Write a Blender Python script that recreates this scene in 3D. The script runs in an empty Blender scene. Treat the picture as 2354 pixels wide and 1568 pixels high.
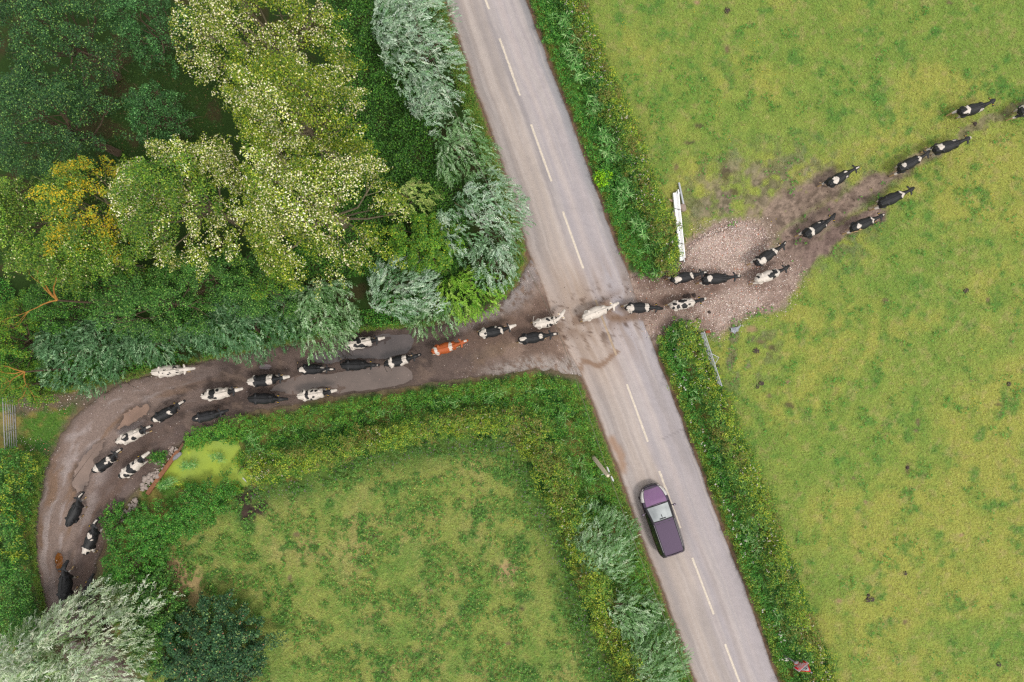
import bpy, bmesh, math, random
import numpy as np
from mathutils import Vector, Matrix, Quaternion

sc = bpy.context.scene
COL = sc.collection
R = math.radians

# ------------------------------------------------------------------ camera, sky, sun, exposure
S = 36.0            # photo pixels (2353 wide) per metre on the ground
H = 43.6            # flying height of the camera
CX, CY = 1176.5, 784.0
cam_d = bpy.data.cameras.new("camera")
cam_d.sensor_width = 36.0
cam_d.lens = 36.0 * H * S / 2353.0
cam_d.clip_start = 0.5
cam_d.clip_end = 3000.0
cam = bpy.data.objects.new("camera", cam_d)
COL.objects.link(cam)
cam.location = (0, 0, H)
cam.rotation_euler = (0, 0, 0)
sc.camera = cam

SUN_EL, SUN_AZ = R(62), R(128)          # elevation, compass bearing (clockwise from +Y)
world = bpy.data.worlds.new("World")
sc.world = world
world.use_nodes = True
wn, wl = world.node_tree.nodes, world.node_tree.links
wn.clear()
w_out = wn.new("ShaderNodeOutputWorld")
w_bg = wn.new("ShaderNodeBackground")
w_sky = wn.new("ShaderNodeTexSky")
w_sky.sky_type = 'NISHITA'
w_sky.sun_disc = False
w_sky.sun_elevation = SUN_EL
w_sky.sun_rotation = SUN_AZ
w_sky.dust_density = 4.0
w_sky.air_density = 1.0
w_sky.ozone_density = 1.0
# a broken overcast: clouds are part of the sky itself, by direction
w_tc = wn.new("ShaderNodeTexCoord")
w_noise = wn.new("ShaderNodeTexNoise")
w_noise.inputs['Scale'].default_value = 3.2
w_noise.inputs['Detail'].default_value = 6.0
w_noise.inputs['Roughness'].default_value = 0.55
w_ramp = wn.new("ShaderNodeValToRGB")
w_ramp.color_ramp.elements[0].position = 0.30
w_ramp.color_ramp.elements[0].color = (0.62, 0.62, 0.62, 1)
w_ramp.color_ramp.elements[1].position = 0.62
w_ramp.color_ramp.elements[1].color = (1, 1, 1, 1)
w_noise2 = wn.new("ShaderNodeTexNoise")
w_noise2.inputs['Scale'].default_value = 6.0
w_noise2.inputs['Detail'].default_value = 5.0
w_ramp2 = wn.new("ShaderNodeValToRGB")
w_ramp2.color_ramp.elements[0].position = 0.35
w_ramp2.color_ramp.elements[0].color = (5.6, 5.65, 5.75, 1)
w_ramp2.color_ramp.elements[1].position = 0.65
w_ramp2.color_ramp.elements[1].color = (11.2, 11.0, 10.7, 1)
w_mix = wn.new("ShaderNodeMixRGB")
wl.new(w_tc.outputs['Generated'], w_noise.inputs['Vector'])
wl.new(w_tc.outputs['Generated'], w_noise2.inputs['Vector'])
wl.new(w_noise.outputs['Fac'], w_ramp.inputs['Fac'])
wl.new(w_noise2.outputs['Fac'], w_ramp2.inputs['Fac'])
wl.new(w_ramp.outputs['Color'], w_mix.inputs['Fac'])
wl.new(w_sky.outputs['Color'], w_mix.inputs['Color1'])
wl.new(w_ramp2.outputs['Color'], w_mix.inputs['Color2'])
wl.new(w_mix.outputs['Color'], w_bg.inputs['Color'])
w_bg.inputs['Strength'].default_value = 0.10
wl.new(w_bg.outputs['Background'], w_out.inputs['Surface'])

sun_d = bpy.data.lights.new("sun", 'SUN')
sun_d.energy = 1.5
sun_d.angle = R(12)
sun_d.color = (1.0, 0.955, 0.89)
sun = bpy.data.objects.new("sun", sun_d)
COL.objects.link(sun)
sd = Vector((math.cos(SUN_EL) * math.sin(SUN_AZ), math.cos(SUN_EL) * math.cos(SUN_AZ), math.sin(SUN_EL)))
sun.rotation_euler = (-sd).to_track_quat('-Z', 'Y').to_euler()
sun.location = sd * 60

sc.view_settings.view_transform = 'Standard'
sc.view_settings.look = 'None'
sc.view_settings.gamma = 1.0
sc.view_settings.exposure = 0.92
sc.view_settings.use_curve_mapping = False
sc.render.engine = 'CYCLES'
sc.cycles.max_bounces = 6
sc.cycles.diffuse_bounces = 3
sc.cycles.glossy_bounces = 3
sc.cycles.transmission_bounces = 4
sc.cycles.transparent_max_bounces = 6
sc.cycles.use_denoising = False
sc.cycles.pixel_filter_type = 'BLACKMAN_HARRIS'
sc.cycles.filter_width = 1.35

# ------------------------------------------------------------------ helpers
KALB = 2.25       # picture value of a sunlit surface / its base colour

def lin(c):
    c = np.asarray(c, float) / 255.0
    return np.where(c <= 0.04045, c / 12.92, ((c + 0.055) / 1.055) ** 2.4)

def A(r, g, b):
    "base colour of a surface that shows as sRGB (r, g, b) in plain daylight"
    return lin((r, g, b)) / KALB

def W(px, py, z=0.0):
    "photo pixel -> the point at height z above the ground that is seen there"
    k = (H - z) / H
    return ((px - CX) / S * k, (CY - py) / S * k, z)

def crop(ox, oy, s):
    return lambda x, y: ((ox + x / s) / 1.7408, (oy + y / s) / 1.7408)

def smooth(a, b, x):
    t = np.clip((x - a) / (b - a), 0, 1)
    return t * t * (3 - 2 * t)

def _hash(ix, iy, seed):
    h = (ix.astype(np.int64) * 374761393 + iy.astype(np.int64) * 668265263 + seed * 974634777) & 0xFFFFFFFF
    h = ((h ^ (h >> 13)) * 1274126177) & 0xFFFFFFFF
    h = (h ^ (h >> 16)) & 0xFFFFFFFF
    return h / 4294967295.0

def vnoise(x, y, seed=0):
    x = np.asarray(x, float); y = np.asarray(y, float)
    ix, iy = np.floor(x), np.floor(y)
    fx, fy = x - ix, y - iy
    fx = fx * fx * (3 - 2 * fx); fy = fy * fy * (3 - 2 * fy)
    a = _hash(ix, iy, seed); b = _hash(ix + 1, iy, seed)
    c = _hash(ix, iy + 1, seed); d = _hash(ix + 1, iy + 1, seed)
    return (a * (1 - fx) + b * fx) * (1 - fy) + (c * (1 - fx) + d * fx) * fy

def fbm(x, y, scale=1.0, octaves=4, seed=0, gain=0.5):
    "fractal value noise, mean about 0.5"
    x = np.asarray(x, float) * scale; y = np.asarray(y, float) * scale
    s, a, t = 0.0, 1.0, 0.0
    for o in range(octaves):
        ca, sa = math.cos(0.6 * o + seed), math.sin(0.6 * o + seed)
        s = s + a * vnoise(ca * x - sa * y + 17.3 * o, sa * x + ca * y - 9.1 * o, seed + o)
        t += a; a *= gain; x = x * 2.03; y = y * 2.03
    return s / t

def in_poly(x, y, poly):
    x = np.asarray(x, float); y = np.asarray(y, float)
    r = np.zeros(x.shape, bool)
    n = len(poly)
    for i in range(n):
        x1, y1 = poly[i]; x2, y2 = poly[(i + 1) % n]
        if y1 == y2: continue
        c = ((y1 > y) != (y2 > y)) & (x < (x2 - x1) * (y - y1) / (y2 - y1) + x1)
        r ^= c
    return r

def dist_line(x, y, pts):
    "distance to an open polyline and the parameter 0..1 along it"
    x = np.asarray(x, float); y = np.asarray(y, float)
    best = np.full(x.shape, 1e9); par = np.zeros(x.shape)
    n = len(pts) - 1
    for i in range(n):
        (x1, y1), (x2, y2) = pts[i][:2], pts[i + 1][:2]
        dx, dy = x2 - x1, y2 - y1
        t = np.clip(((x - x1) * dx + (y - y1) * dy) / (dx * dx + dy * dy + 1e-9), 0, 1)
        d = np.hypot(x - x1 - t * dx, y - y1 - t * dy)
        m = d < best
        best = np.where(m, d, best); par = np.where(m, (i + t) / n, par)
    return best, par

def dist_poly(x, y, poly):
    "signed distance, negative inside"
    d, _ = dist_line(x, y, list(poly) + [poly[0]])
    return np.where(in_poly(x, y, poly), -d, d)

def curve_pts(pts, n, closed=False):
    "Catmull-Rom resample to n points"
    P = np.array(pts, float)
    if closed:
        P = np.vstack([P[-1], P, P[0], P[1]])
    else:
        P = np.vstack([2 * P[0] - P[1], P, 2 * P[-1] - P[-2]])
    m = len(P) - 3
    u = np.linspace(0, m, n, endpoint=not closed)
    i = np.minimum(u.astype(int), m - 1); t = (u - i)[:, None]
    p0, p1, p2, p3 = P[i], P[i + 1], P[i + 2], P[i + 3]
    return 0.5 * (2 * p1 + (p2 - p0) * t + (2 * p0 - 5 * p1 + 4 * p2 - p3) * t ** 2 + (3 * p1 - p0 - 3 * p2 + p3) * t ** 3)

def mesh_np(name, verts, faces, cols=None, smooth_shade=False, k=None):
    "verts (n,3), faces (m,k) int array or a list of index lists"
    me = bpy.data.meshes.new(name)
    verts = np.asarray(verts, np.float32)
    me.vertices.add(len(verts))
    me.vertices.foreach_set("co", verts.ravel())
    if isinstance(faces, np.ndarray):
        m, k = faces.shape
        me.loops.add(m * k)
        me.loops.foreach_set("vertex_index", faces.astype(np.int32).ravel())
        me.polygons.add(m)
        me.polygons.foreach_set("loop_start", np.arange(0, m * k, k, dtype=np.int32))
        me.polygons.foreach_set("loop_total", np.full(m, k, np.int32))
        m_faces = m
    else:
        tot = [len(f) for f in faces]
        me.loops.add(sum(tot))
        me.loops.foreach_set("vertex_index", np.concatenate([np.asarray(f, np.int32) for f in faces]))
        me.polygons.add(len(faces))
        me.polygons.foreach_set("loop_start", np.concatenate([[0], np.cumsum(tot)[:-1]]).astype(np.int32))
        me.polygons.foreach_set("loop_total", np.array(tot, np.int32))
        m_faces = len(faces)
    if smooth_shade:
        me.polygons.foreach_set("use_smooth", np.ones(m_faces, bool))
    me.update(calc_edges=True)
    if cols is not None:
        a = me.color_attributes.new("Col", 'FLOAT_COLOR', 'POINT')
        c = np.ones((len(verts), 4), np.float32)
        c[:, :3] = cols
        a.data.foreach_set("color", c.ravel())
    return me

def obj(name, me, mat=None, parent=None, loc=None):
    o = bpy.data.objects.new(name, me)
    COL.objects.link(o)
    if mat is not None and me is not None:
        for m in (mat if isinstance(mat, (list, tuple)) else [mat]):
            me.materials.append(m)
    if parent is not None: o.parent = parent
    if loc is not None: o.location = loc
    return o

def empty(name, loc=(0, 0, 0), rz=0.0):
    o = bpy.data.objects.new(name, None)
    o.empty_display_size = 0.3
    COL.objects.link(o)
    o.location = loc; o.rotation_euler = (0, 0, rz)
    return o

def tag(o, label, cat, group=None):
    o['label'] = label; o['category'] = cat
    if group: o['group'] = group
    return o

def kind(o, k, label=None, cat=None):
    o['kind'] = k
    if label: o['label'] = label
    if cat: o['category'] = cat
    return o

class MB:
    "collects boxes, tubes and lofts into one mesh"
    def __init__(s): s.v = []; s.f = []
    def add(s, verts, faces):
        b = len(s.v); s.v += [tuple(p) for p in verts]
        s.f += [[i + b for i in f] for f in faces]
    def box(s, c, d, rz=0.0, M=None, bev=0.0):
        x, y, z = d[0] / 2, d[1] / 2, d[2] / 2
        b = min(bev, x * .9, y * .9, z * .9)
        if b <= 0:
            vs = [Vector((i * x, j * y, k * z)) for k in (-1, 1) for j in (-1, 1) for i in (-1, 1)]
            fs = [(0, 2, 3, 1), (4, 5, 7, 6), (0, 1, 5, 4), (2, 6, 7, 3), (0, 4, 6, 2), (1, 3, 7, 5)]
        else:
            bm = bmesh.new()
            bmesh.ops.create_cube(bm, size=1.0)
            for v in bm.verts: v.co = Vector((v.co.x * d[0], v.co.y * d[1], v.co.z * d[2]))
            bmesh.ops.bevel(bm, geom=bm.edges[:], offset=b, segments=2, profile=0.6, affect='EDGES')
            bm.verts.index_update()
            vs = [v.co.copy() for v in bm.verts]; fs = [[v.index for v in f.verts] for f in bm.faces]
            bm.free()
        M = M if M is not None else Matrix.Rotation(rz, 4, 'Z')
        s.add([M @ p + Vector(c) for p in vs], fs); return s
    def tube(s, pts, r, n=8, caps=True, flat=None):
        P = [Vector(p) for p in pts]
        rs = r if isinstance(r, (list, tuple, np.ndarray)) else [r] * len(P)
        rings = []
        up = None
        for i, p in enumerate(P):
            d = (P[min(i + 1, len(P) - 1)] - P[max(i - 1, 0)])
            d = d.normalized() if d.length > 1e-9 else Vector((0, 0, 1))
            if up is None:
                up = Vector((0, 0, 1)) if abs(d.z) < 0.9 else Vector((1, 0, 0))
            a = d.cross(up)
            a = a.normalized() if a.length > 1e-6 else d.orthogonal().normalized()
            b = a.cross(d).normalized(); up = b
            ra, rb = (rs[i] if isinstance(rs[i], (tuple, list)) else (rs[i], rs[i]))
            rings.append([p + a * (ra * math.cos(t)) + b * (rb * math.sin(t)) for t in [2 * math.pi * j / n for j in range(n)]])
        vs = [q for ring in rings for q in ring]; fs = []
        for i in range(len(P) - 1):
            for j in range(n):
                k = (j + 1) % n
                fs.append((i * n + j, i * n + k, (i + 1) * n + k, (i + 1) * n + j))
        if caps:
            fs.append(tuple(reversed(range(n)))); fs.append(tuple((len(P) - 1) * n + j for j in range(n)))
        s.add(vs, fs); return s
    def mesh(s, name, cols=None, sm=False):
        return mesh_np(name, np.array(s.v), s.f, cols, sm)
    def build(s, name, mat, parent=None, sm=False):
        me = s.mesh(name, sm=sm)
        o = obj(name, me, mat, parent)
        if sm:
            try: me.set_sharp_from_angle(angle=R(40))
            except Exception: pass
        return o

# ------------------------------------------------------------------ materials
def new_mat(name):
    m = bpy.data.materials.new(name); m.use_nodes = True
    n, l = m.node_tree.nodes, m.node_tree.links
    return m, n, l, n['Principled BSDF']

def plain(name, rgb, rough=0.6, metal=0.0, var=0.15, scale=8.0, bump=0.0, spec=0.4, coat=0.0):
    "one surface colour broken up by procedural noise"
    m, n, l, p = new_mat(name)
    tc = n.new("ShaderNodeTexCoord")
    ns = n.new("ShaderNodeTexNoise"); ns.inputs['Scale'].default_value = scale; ns.inputs['Detail'].default_value = 5
    mr = n.new("ShaderNodeMapRange"); mr.inputs['To Min'].default_value = 1 - var; mr.inputs['To Max'].default_value = 1 + var
    mr.inputs['From Min'].default_value = .25; mr.inputs['From Max'].default_value = .75
    mx = n.new("ShaderNodeMixRGB"); mx.blend_type = 'MULTIPLY'; mx.inputs['Fac'].default_value = 1
    mx.inputs['Color1'].default_value = (*[float(c) for c in rgb], 1)
    l.new(tc.outputs['Object'], ns.inputs['Vector']); l.new(ns.outputs['Fac'], mr.inputs['Value'])
    l.new(mr.outputs['Result'], mx.inputs['Color2']); l.new(mx.outputs['Color'], p.inputs['Base Color'])
    p.inputs['Roughness'].default_value = rough; p.inputs['Metallic'].default_value = metal
    p.inputs['Specular IOR Level'].default_value = spec
    p.inputs['Coat Weight'].default_value = coat
    if bump:
        b = n.new("ShaderNodeBump"); b.inputs['Strength'].default_value = bump; b.inputs['Distance'].default_value = 0.02
        l.new(ns.outputs['Fac'], b.inputs['Height']); l.new(b.outputs['Normal'], p.inputs['Normal'])
    return m

def vcol(name, rough=0.8, spec=0.2, grain=0.25, gscale=30.0, gscale2=110.0, bump=0.0, wet=False):
    "colour attribute times fine procedural grain"
    m, n, l, p = new_mat(name)
    at = n.new("ShaderNodeAttribute"); at.attribute_name = "Col"
    tc = n.new("ShaderNodeTexCoord")
    ns = n.new("ShaderNodeTexNoise"); ns.inputs['Scale'].default_value = gscale; ns.inputs['Detail'].default_value = 3
    n2 = n.new("ShaderNodeTexNoise"); n2.inputs['Scale'].default_value = gscale2; n2.inputs['Detail'].default_value = 2
    ad = n.new("ShaderNodeMath"); ad.operation = 'ADD'
    mr = n.new("ShaderNodeMapRange"); mr.inputs['From Min'].default_value = .7; mr.inputs['From Max'].default_value = 1.3
    mr.inputs['To Min'].default_value = 1 - grain; mr.inputs['To Max'].default_value = 1 + grain
    mx = n.new("ShaderNodeMixRGB"); mx.blend_type = 'MULTIPLY'; mx.inputs['Fac'].default_value = 1
    l.new(tc.outputs['Object'], ns.inputs['Vector']); l.new(tc.outputs['Object'], n2.inputs['Vector'])
    l.new(ns.outputs['Fac'], ad.inputs[0]); l.new(n2.outputs['Fac'], ad.inputs[1]); l.new(ad.outputs[0], mr.inputs['Value'])
    l.new(at.outputs['Color'], mx.inputs['Color1']); l.new(mr.outputs['Result'], mx.inputs['Color2'])
    l.new(mx.outputs['Color'], p.inputs['Base Color'])
    p.inputs['Roughness'].default_value = rough; p.inputs['Specular IOR Level'].default_value = spec
    if wet:
        rr = n.new("ShaderNodeMapRange"); rr.inputs['To Min'].default_value = rough; rr.inputs['To Max'].default_value = 0.25
        l.new(at.outputs['Alpha'], rr.inputs['Value']); 
    if bump:
        b = n.new("ShaderNodeBump"); b.inputs['Strength'].default_value = bump; b.inputs['Distance'].default_value = 0.03
        l.new(ad.outputs[0], b.inputs['Height']); l.new(b.outputs['Normal'], p.inputs['Normal'])
    return m

def leaf_mat(name, rough=0.55, trans=0.22, spec=0.25):
    m, n, l, p = new_mat(name)
    at = n.new("ShaderNodeAttribute"); at.attribute_name = "Col"
    tr = n.new("ShaderNodeBsdfTranslucent")
    mx = n.new("ShaderNodeMixShader"); mx.inputs['Fac'].default_value = trans
    tc = n.new("ShaderNodeTexCoord"); ns = n.new("ShaderNodeTexNoise"); ns.inputs['Scale'].default_value = 2.3; ns.inputs['Detail'].default_value = 3
    mr = n.new("ShaderNodeMapRange"); mr.inputs['From Min'].default_value = .3; mr.inputs['From Max'].default_value = .7
    mr.inputs['To Min'].default_value = .88; mr.inputs['To Max'].default_value = 1.12
    mu = n.new("ShaderNodeMixRGB"); mu.blend_type = 'MULTIPLY'; mu.inputs['Fac'].default_value = 1
    l.new(tc.outputs['Object'], ns.inputs['Vector']); l.new(ns.outputs['Fac'], mr.inputs['Value'])
    l.new(at.outputs['Color'], mu.inputs['Color1']); l.new(mr.outputs['Result'], mu.inputs['Color2'])
    l.new(mu.outputs['Color'], p.inputs['Base Color']); l.new(mu.outputs['Color'], tr.inputs['Color'])
    p.inputs['Roughness'].default_value = rough; p.inputs['Specular IOR Level'].default_value = spec
    out = n['Material Output']
    l.new(p.outputs['BSDF'], mx.inputs[1]); l.new(tr.outputs['BSDF'], mx.inputs[2]); l.new(mx.outputs['Shader'], out.inputs['Surface'])
    return m
# ------------------------------------------------------------------ outlines read off the photograph (photo pixels, 2353 wide)
ROAD_L = [(475, -1568), (1023, 0), (1065, 127), (1095, 217), (1135, 327), (1198, 520), (1215, 589), (1251, 683), (1285, 776), (1331, 856),
          (1365, 940), (1405, 1043), (1418, 1078), (1478, 1245), (1569, 1492), (1598, 1568), (2190, 3136)]
ROAD_R = [(665, -1568), (1211, 0), (1261, 143), (1318, 290), (1401, 520), (1451, 646), (1465, 690), (1491, 763), (1531, 869), (1569, 969),
          (1598, 1045), (1642, 1168), (1698, 1312), (1735, 1415), (1788, 1568), (2380, 3136)]
def road_x(edge, y):
    e = np.array(edge); return np.interp(y, e[:, 1], e[:, 0])

TRK_N = [(1262, 640), (1225, 592), (1195, 648), (1150, 690), (1080, 728), (1000, 748), (900, 752), (820, 762), (740, 783), (640, 796), (540, 815),
         (430, 838), (340, 862), (270, 885), (205, 925), (150, 985), (115, 1050), (100, 1110), (85, 1180), (80, 1250), (85, 1330), (100, 1400), (150, 1520), (230, 1700)]
TRK_S = [(1352, 868), (1338, 866), (1300, 858), (1230, 849), (1150, 861), (1080, 868), (1000, 880), (900, 895), (800, 907), (700, 925), (640, 937),
         (560, 952), (515, 968), (470, 990), (430, 1012), (390, 1050), (350, 1090), (310, 1130), (270, 1175), (245, 1230), (225, 1290), (218, 1350), (260, 1480), (350, 1650)]
GRAVEL = [(1440, 640), (1500, 632), (1555, 622), (1575, 580), (1605, 545), (1650, 528), (1700, 512), (1757, 528), (1765, 570), (1800, 605), (1828, 640),
          (1800, 690), (1760, 705), (1715, 712), (1680, 735), (1650, 765), (1600, 748), (1560, 742), (1525, 765), (1508, 778), (1480, 770)]
H1_R = [(1200, -500), (1345, 0), (1395, 133), (1438, 227), (1478, 327), (1518, 450), (1556, 530), (1562, 600), (1552, 628)]
H2_R = [(1600, 742), (1628, 823), (1658, 879), (1692, 939), (1709, 1006), (1728, 1045), (1759, 1112), (1795, 1205), (1825, 1303), (1855, 1378), (1882, 1445), (1902, 1496), (1922, 1566), (2120, 2100)]
H3_IN = [(560, 1130), (600, 1118), (690, 1103), (760, 1068), (850, 1045), (960, 1022), (1060, 1008), (1130, 1003), (1180, 1015), (1210, 1055), (1235, 1110), (1262, 1165),
         (1290, 1220), (1310, 1300), (1345, 1400), (1380, 1480), (1425, 1580), (1600, 2050)]
PD = crop(400, 1760, 3.408)
POND = [PD(*p) for p in [(1080, 150), (1250, 70), (1450, 40), (1700, 0), (1850, 20), (1900, 130), (1930, 260), (1960, 380), (2010, 500), (2040, 620), (1900, 670), (1760, 690), (1640, 720),
                         (1560, 760), (1300, 640), (1000, 640), (800, 660), (720, 640), (850, 480), (1000, 270)]]
POND2 = [(1085, 905), (1120, 893), (1170, 885), (1215, 888), (1225, 900), (1180, 912), (1130, 915)]
LEFT_FIELD = H3_IN + [(1200, 2200), (330, 2200), (330, 1568), (360, 1440), (345, 1330), (360, 1250), (450, 1190), (520, 1150)]
WOOD = [(-400, -600), (980, -600), (1010, 0), (1050, 130), (1120, 330), (1180, 520), (1205, 600), (1150, 680), (1000, 745), (820, 760), (640, 795), (430, 835), (250, 880), (60, 900), (-400, 900)]
MUDPATH = [(1760, 640), (1830, 560), (1900, 495), (1985, 440), (2070, 392), (2150, 345), (2250, 285), (2353, 240), (2600, 140)]
MUDPATH2 = [(1700, 600), (1770, 520), (1800, 480), (1850, 450), (1900, 425)]
MUDPATH3 = [(1800, 640), (1870, 575), (1950, 520), (2020, 490)]
P4 = crop(1150, 1280, 3.923); P2 = crop(350, 1560, 3.92); Z4 = crop(0, 910, 1.7233); Z5 = crop(1366, 910, 1.7233)
PUDDLES = [
    ("murky grey puddle along the upper wheel rut by the willows", [P4(*p) for p in [(355, 610), (430, 650), (520, 672), (640, 688), (800, 655), (1000, 612), (1200, 605), (1400, 612), (1500, 605), (1700, 552), (1900, 492), (1968, 390), (1982, 310), (1940, 245), (1850, 215), (1650, 225), (1530, 235), (1400, 248), (1200, 300), (1000, 370), (850, 400), (700, 470), (560, 515), (450, 545)]]),
    ("long brownish puddle along the lower side of the track", [Z4(*p) for p in [(1870, 1122), (1905, 1085), (1960, 1050), (2060, 1025), (2200, 1008), (2354, 995)]] + [Z5(*p) for p in [(100, 985), (210, 962), (330, 945), (440, 962), (492, 1005), (470, 1055), (400, 1082), (200, 1112), (60, 1135)]] + [Z4(*p) for p in [(2300, 1140), (2180, 1125), (2080, 1150), (1990, 1160), (1905, 1148)]]),
    ("sandy brown puddle in the bend of the track", [P2(*p) for p in [(480, 612), (535, 480), (600, 360), (680, 310), (760, 270), (870, 245), (965, 230), (972, 280), (945, 350), (895, 405), (800, 472), (690, 528), (570, 580)]]),
    ("faint sandy puddle on the outer wheel rut", [(172, 1122), (168, 1100), (178, 1072), (196, 1045), (222, 1022), (240, 1014), (236, 1030), (218, 1060), (205, 1090), (196, 1118), (184, 1130)]),
    ("small grey puddle near the middle of the track", [crop(580, 1430, 3.923)(1890 + 95 * math.cos(t), 148 + 44 * math.sin(t)) for t in np.linspace(0, 2 * math.pi, 12, endpoint=False)]),
    ("small rusty orange puddle at the foot of the track", [crop(100, 1930, 3.136)(432 + 46 * math.cos(t) + 6 * math.sin(t), 1000 + 126 * math.sin(t)) for t in np.linspace(0, 2 * math.pi, 16, endpoint=False)]),
]

def mixc(a, b, t):
    t = np.asarray(t)[..., None]
    return a * (1 - t) + b * t

# ------------------------------------------------------------------ the ground's own colour, anywhere
def ground_color(px, py):
    "px, py in photo pixels on the ground plane -> base colour"
    X, Y = px / S, py / S
    n1 = fbm(X, Y, 0.16, 4, 1); n2 = fbm(X, Y, 0.55, 4, 2); n3 = fbm(X, Y, 1.7, 4, 3); n4 = fbm(X, Y, 5.0, 3, 4)
    n5 = fbm(X, Y, 0.9, 4, 5); n6 = fbm(X, Y, 0.35, 4, 6)
    wob = (fbm(X, Y, 0.9, 4, 7) - .5) * 34 + (n4 - .5) * 14
    wob2 = (fbm(X, Y, 0.9, 4, 8) - .5) * 34 + (fbm(X, Y, 5, 3, 9) - .5) * 14
    wx, wy = px + wob, py + wob2
    # right-hand pasture
    yel = A(168, 172, 82); grn = A(118, 152, 64); dgr = A(84, 136, 58); olive = A(146, 165, 76); tan = A(186, 168, 116)
    c = mixc(yel[None] * np.ones(px.shape + (1,)), olive, smooth(.4, .62, n1 * .5 + n6 * .5))
    c = mixc(c, grn, smooth(.40, .66, n2 * .45 + n3 * .35 + n1 * .2) * .62)
    c = mixc(c, dgr, smooth(.53, .70, n5 * .5 + n3 * .3 + n4 * .2) * .75)
    c = mixc(c, tan, smooth(.60, .74, fbm(X, Y, 2.6, 4, 12)) * .35)
    right_near = smooth(900, 200, np.abs(px - 1650) + np.abs(py - 700) * .6)
    c = mixc(c, grn, right_near * .35 * smooth(.4, .6, n3))
    # left-hand field: drier, with weeds
    l_yel = A(154, 166, 84); l_tan = A(180, 168, 108); l_grn = A(108, 148, 64); l_d = A(82, 130, 56)
    lf = mixc(l_yel[None] * np.ones(px.shape + (1,)), l_tan, smooth(.44, .70, n6 * .35 + n5 * .3 + n3 * .35) * .8)
    lf = mixc(lf, l_grn, smooth(.40, .62, n2 * .4 + n3 * .35 + n4 * .25) * .72)
    lf = mixc(lf, l_d, smooth(.58, .66, n5 * .5 + n3 * .5) * .8)
    for bx, by, r_ in [(1165, 1320, 24), (395, 1310, 34), (420, 1345, 40), (1000, 1000, 1)]:
        d = np.hypot((wx - bx), (wy - by) * .8)
        lf = mixc(lf, A(196, 164, 122), smooth(r_ * 1.25, r_ * .3, d + (n3 - .5) * r_ * 1.6) * .8)
    dd, _ = dist_line(wx, wy, H3_IN)
    lf = mixc(lf, A(80, 122, 48), smooth(75, 15, dd) * .75)
    m_l = in_poly(wx * .5 + px * .5, wy * .5 + py * .5, LEFT_FIELD)
    c = np.where(m_l[..., None], lf, c)
    # woodland floor, the trees' shade painted into its dark colour, and verges
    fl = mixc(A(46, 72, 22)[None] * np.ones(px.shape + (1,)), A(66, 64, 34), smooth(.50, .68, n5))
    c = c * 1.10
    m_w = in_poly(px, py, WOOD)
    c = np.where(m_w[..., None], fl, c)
    rl = road_x(ROAD_L, py); rr = road_x(ROAD_R, py)
    vg = mixc(A(96, 138, 52)[None] * np.ones(px.shape + (1,)), A(150, 140, 74), smooth(.42, .65, n3))
    vg = mixc(vg, A(60, 108, 40), smooth(.5, .65, n2))
    h1 = np.where(py < 640, np.interp(py, [p[1] for p in H1_R], [p[0] for p in H1_R]), 0)
    h2 = np.where(py > 740, np.interp(py, [p[1] for p in H2_R], [p[0] for p in H2_R]), 0)
    m_v = (px > rr - 10) & (px < np.maximum(h1, h2))
    c = np.where(m_v[..., None], vg, c)
    # land between the track / left road edge and the left field, and left of the track
    h3 = (~m_w) & (~m_l) & (px < rl + 20)
    c = np.where(h3[..., None], vg, c)
    # road shoulders: brown grit
    ds = np.minimum(np.abs(px - rl), np.abs(px - rr))
    c = mixc(c, A(140, 112, 92), smooth(11, 3, ds + (n4 - .5) * 12) * np.where((px > rl - 30) & (px < rr + 30), 1, 0))
    # mud where the herd fans out over the pasture
    mud = A(148, 126, 116); mud_d = A(116, 97, 90); mud_l = A(174, 150, 136)
    d1, t1 = dist_line(wx, wy, MUDPATH); d2, _ = dist_line(wx, wy, MUDPATH2); d3, _ = dist_line(wx, wy, MUDPATH3)
    w1 = np.interp(t1, [0, .3, .5, .7, 1], [62, 40, 22, 12, 7])
    m = np.maximum(smooth(w1 * 1.3, w1 * .4, d1) * np.interp(t1, [0, .45, .7, 1], [1, .95, .7, .55]), np.maximum(smooth(60, 22, d2) * .95, smooth(30, 12, d3)))
    dg = dist_poly(wx, wy, GRAVEL)
    m = np.maximum(m, smooth(26, 2, dg))
    fan = smooth(190, 40, np.hypot((px - 1715) * .8, (py - 470))) * smooth(.36, .58, n5 * .5 + n3 * .5) * .85
    fan2 = smooth(230, 60, np.hypot((px - 1830) * .9, (py - 480) * 1.1)) * smooth(.42, .58, n3) * .75
    fan3 = smooth(150, 40, np.hypot((px - 1690), (py - 800) * 1.1)) * smooth(.52, .64, n3) * .6
    m = np.maximum(np.maximum(m, fan3), np.maximum(fan, fan2)) * np.where(px > rr, 1, 0)
    n7 = fbm(X, Y, 3.4, 4, 14); m = m * smooth(.36, .56, n4 * .35 + n3 * .25 + n7 * .4 + m * .22 + smooth(60, 0, dg) * .12)
    mc = mixc(mixc(mud[None] * np.ones(px.shape + (1,)), mud_d, smooth(.40, .62, n7 * .6 + n3 * .4)), mud_l, smooth(.48, .66, n5 * .5 + n4 * .5) * .8)
    mc = mixc(mc, A(182, 159, 146), smooth(34, 0, dg) * .8)
    c = mixc(c, mc, m)
    # dirt round the track's rim and the trodden spot by the pond
    tp = TRK_N + TRK_S[::-1]
    dt = dist_poly(wx, wy, tp)
    c = mixc(c, A(124, 104, 88), smooth(22, 0, dt) * .85)
    gate_strip, _ = dist_line(wx, wy, [(40, 935), (120, 928), (220, 915)])
    c = mixc(c, A(120, 104, 92), smooth(26, 8, gate_strip) * .85)
    gate_in, _ = dist_line(wx, wy, [(-20, 985), (25, 975)])
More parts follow.
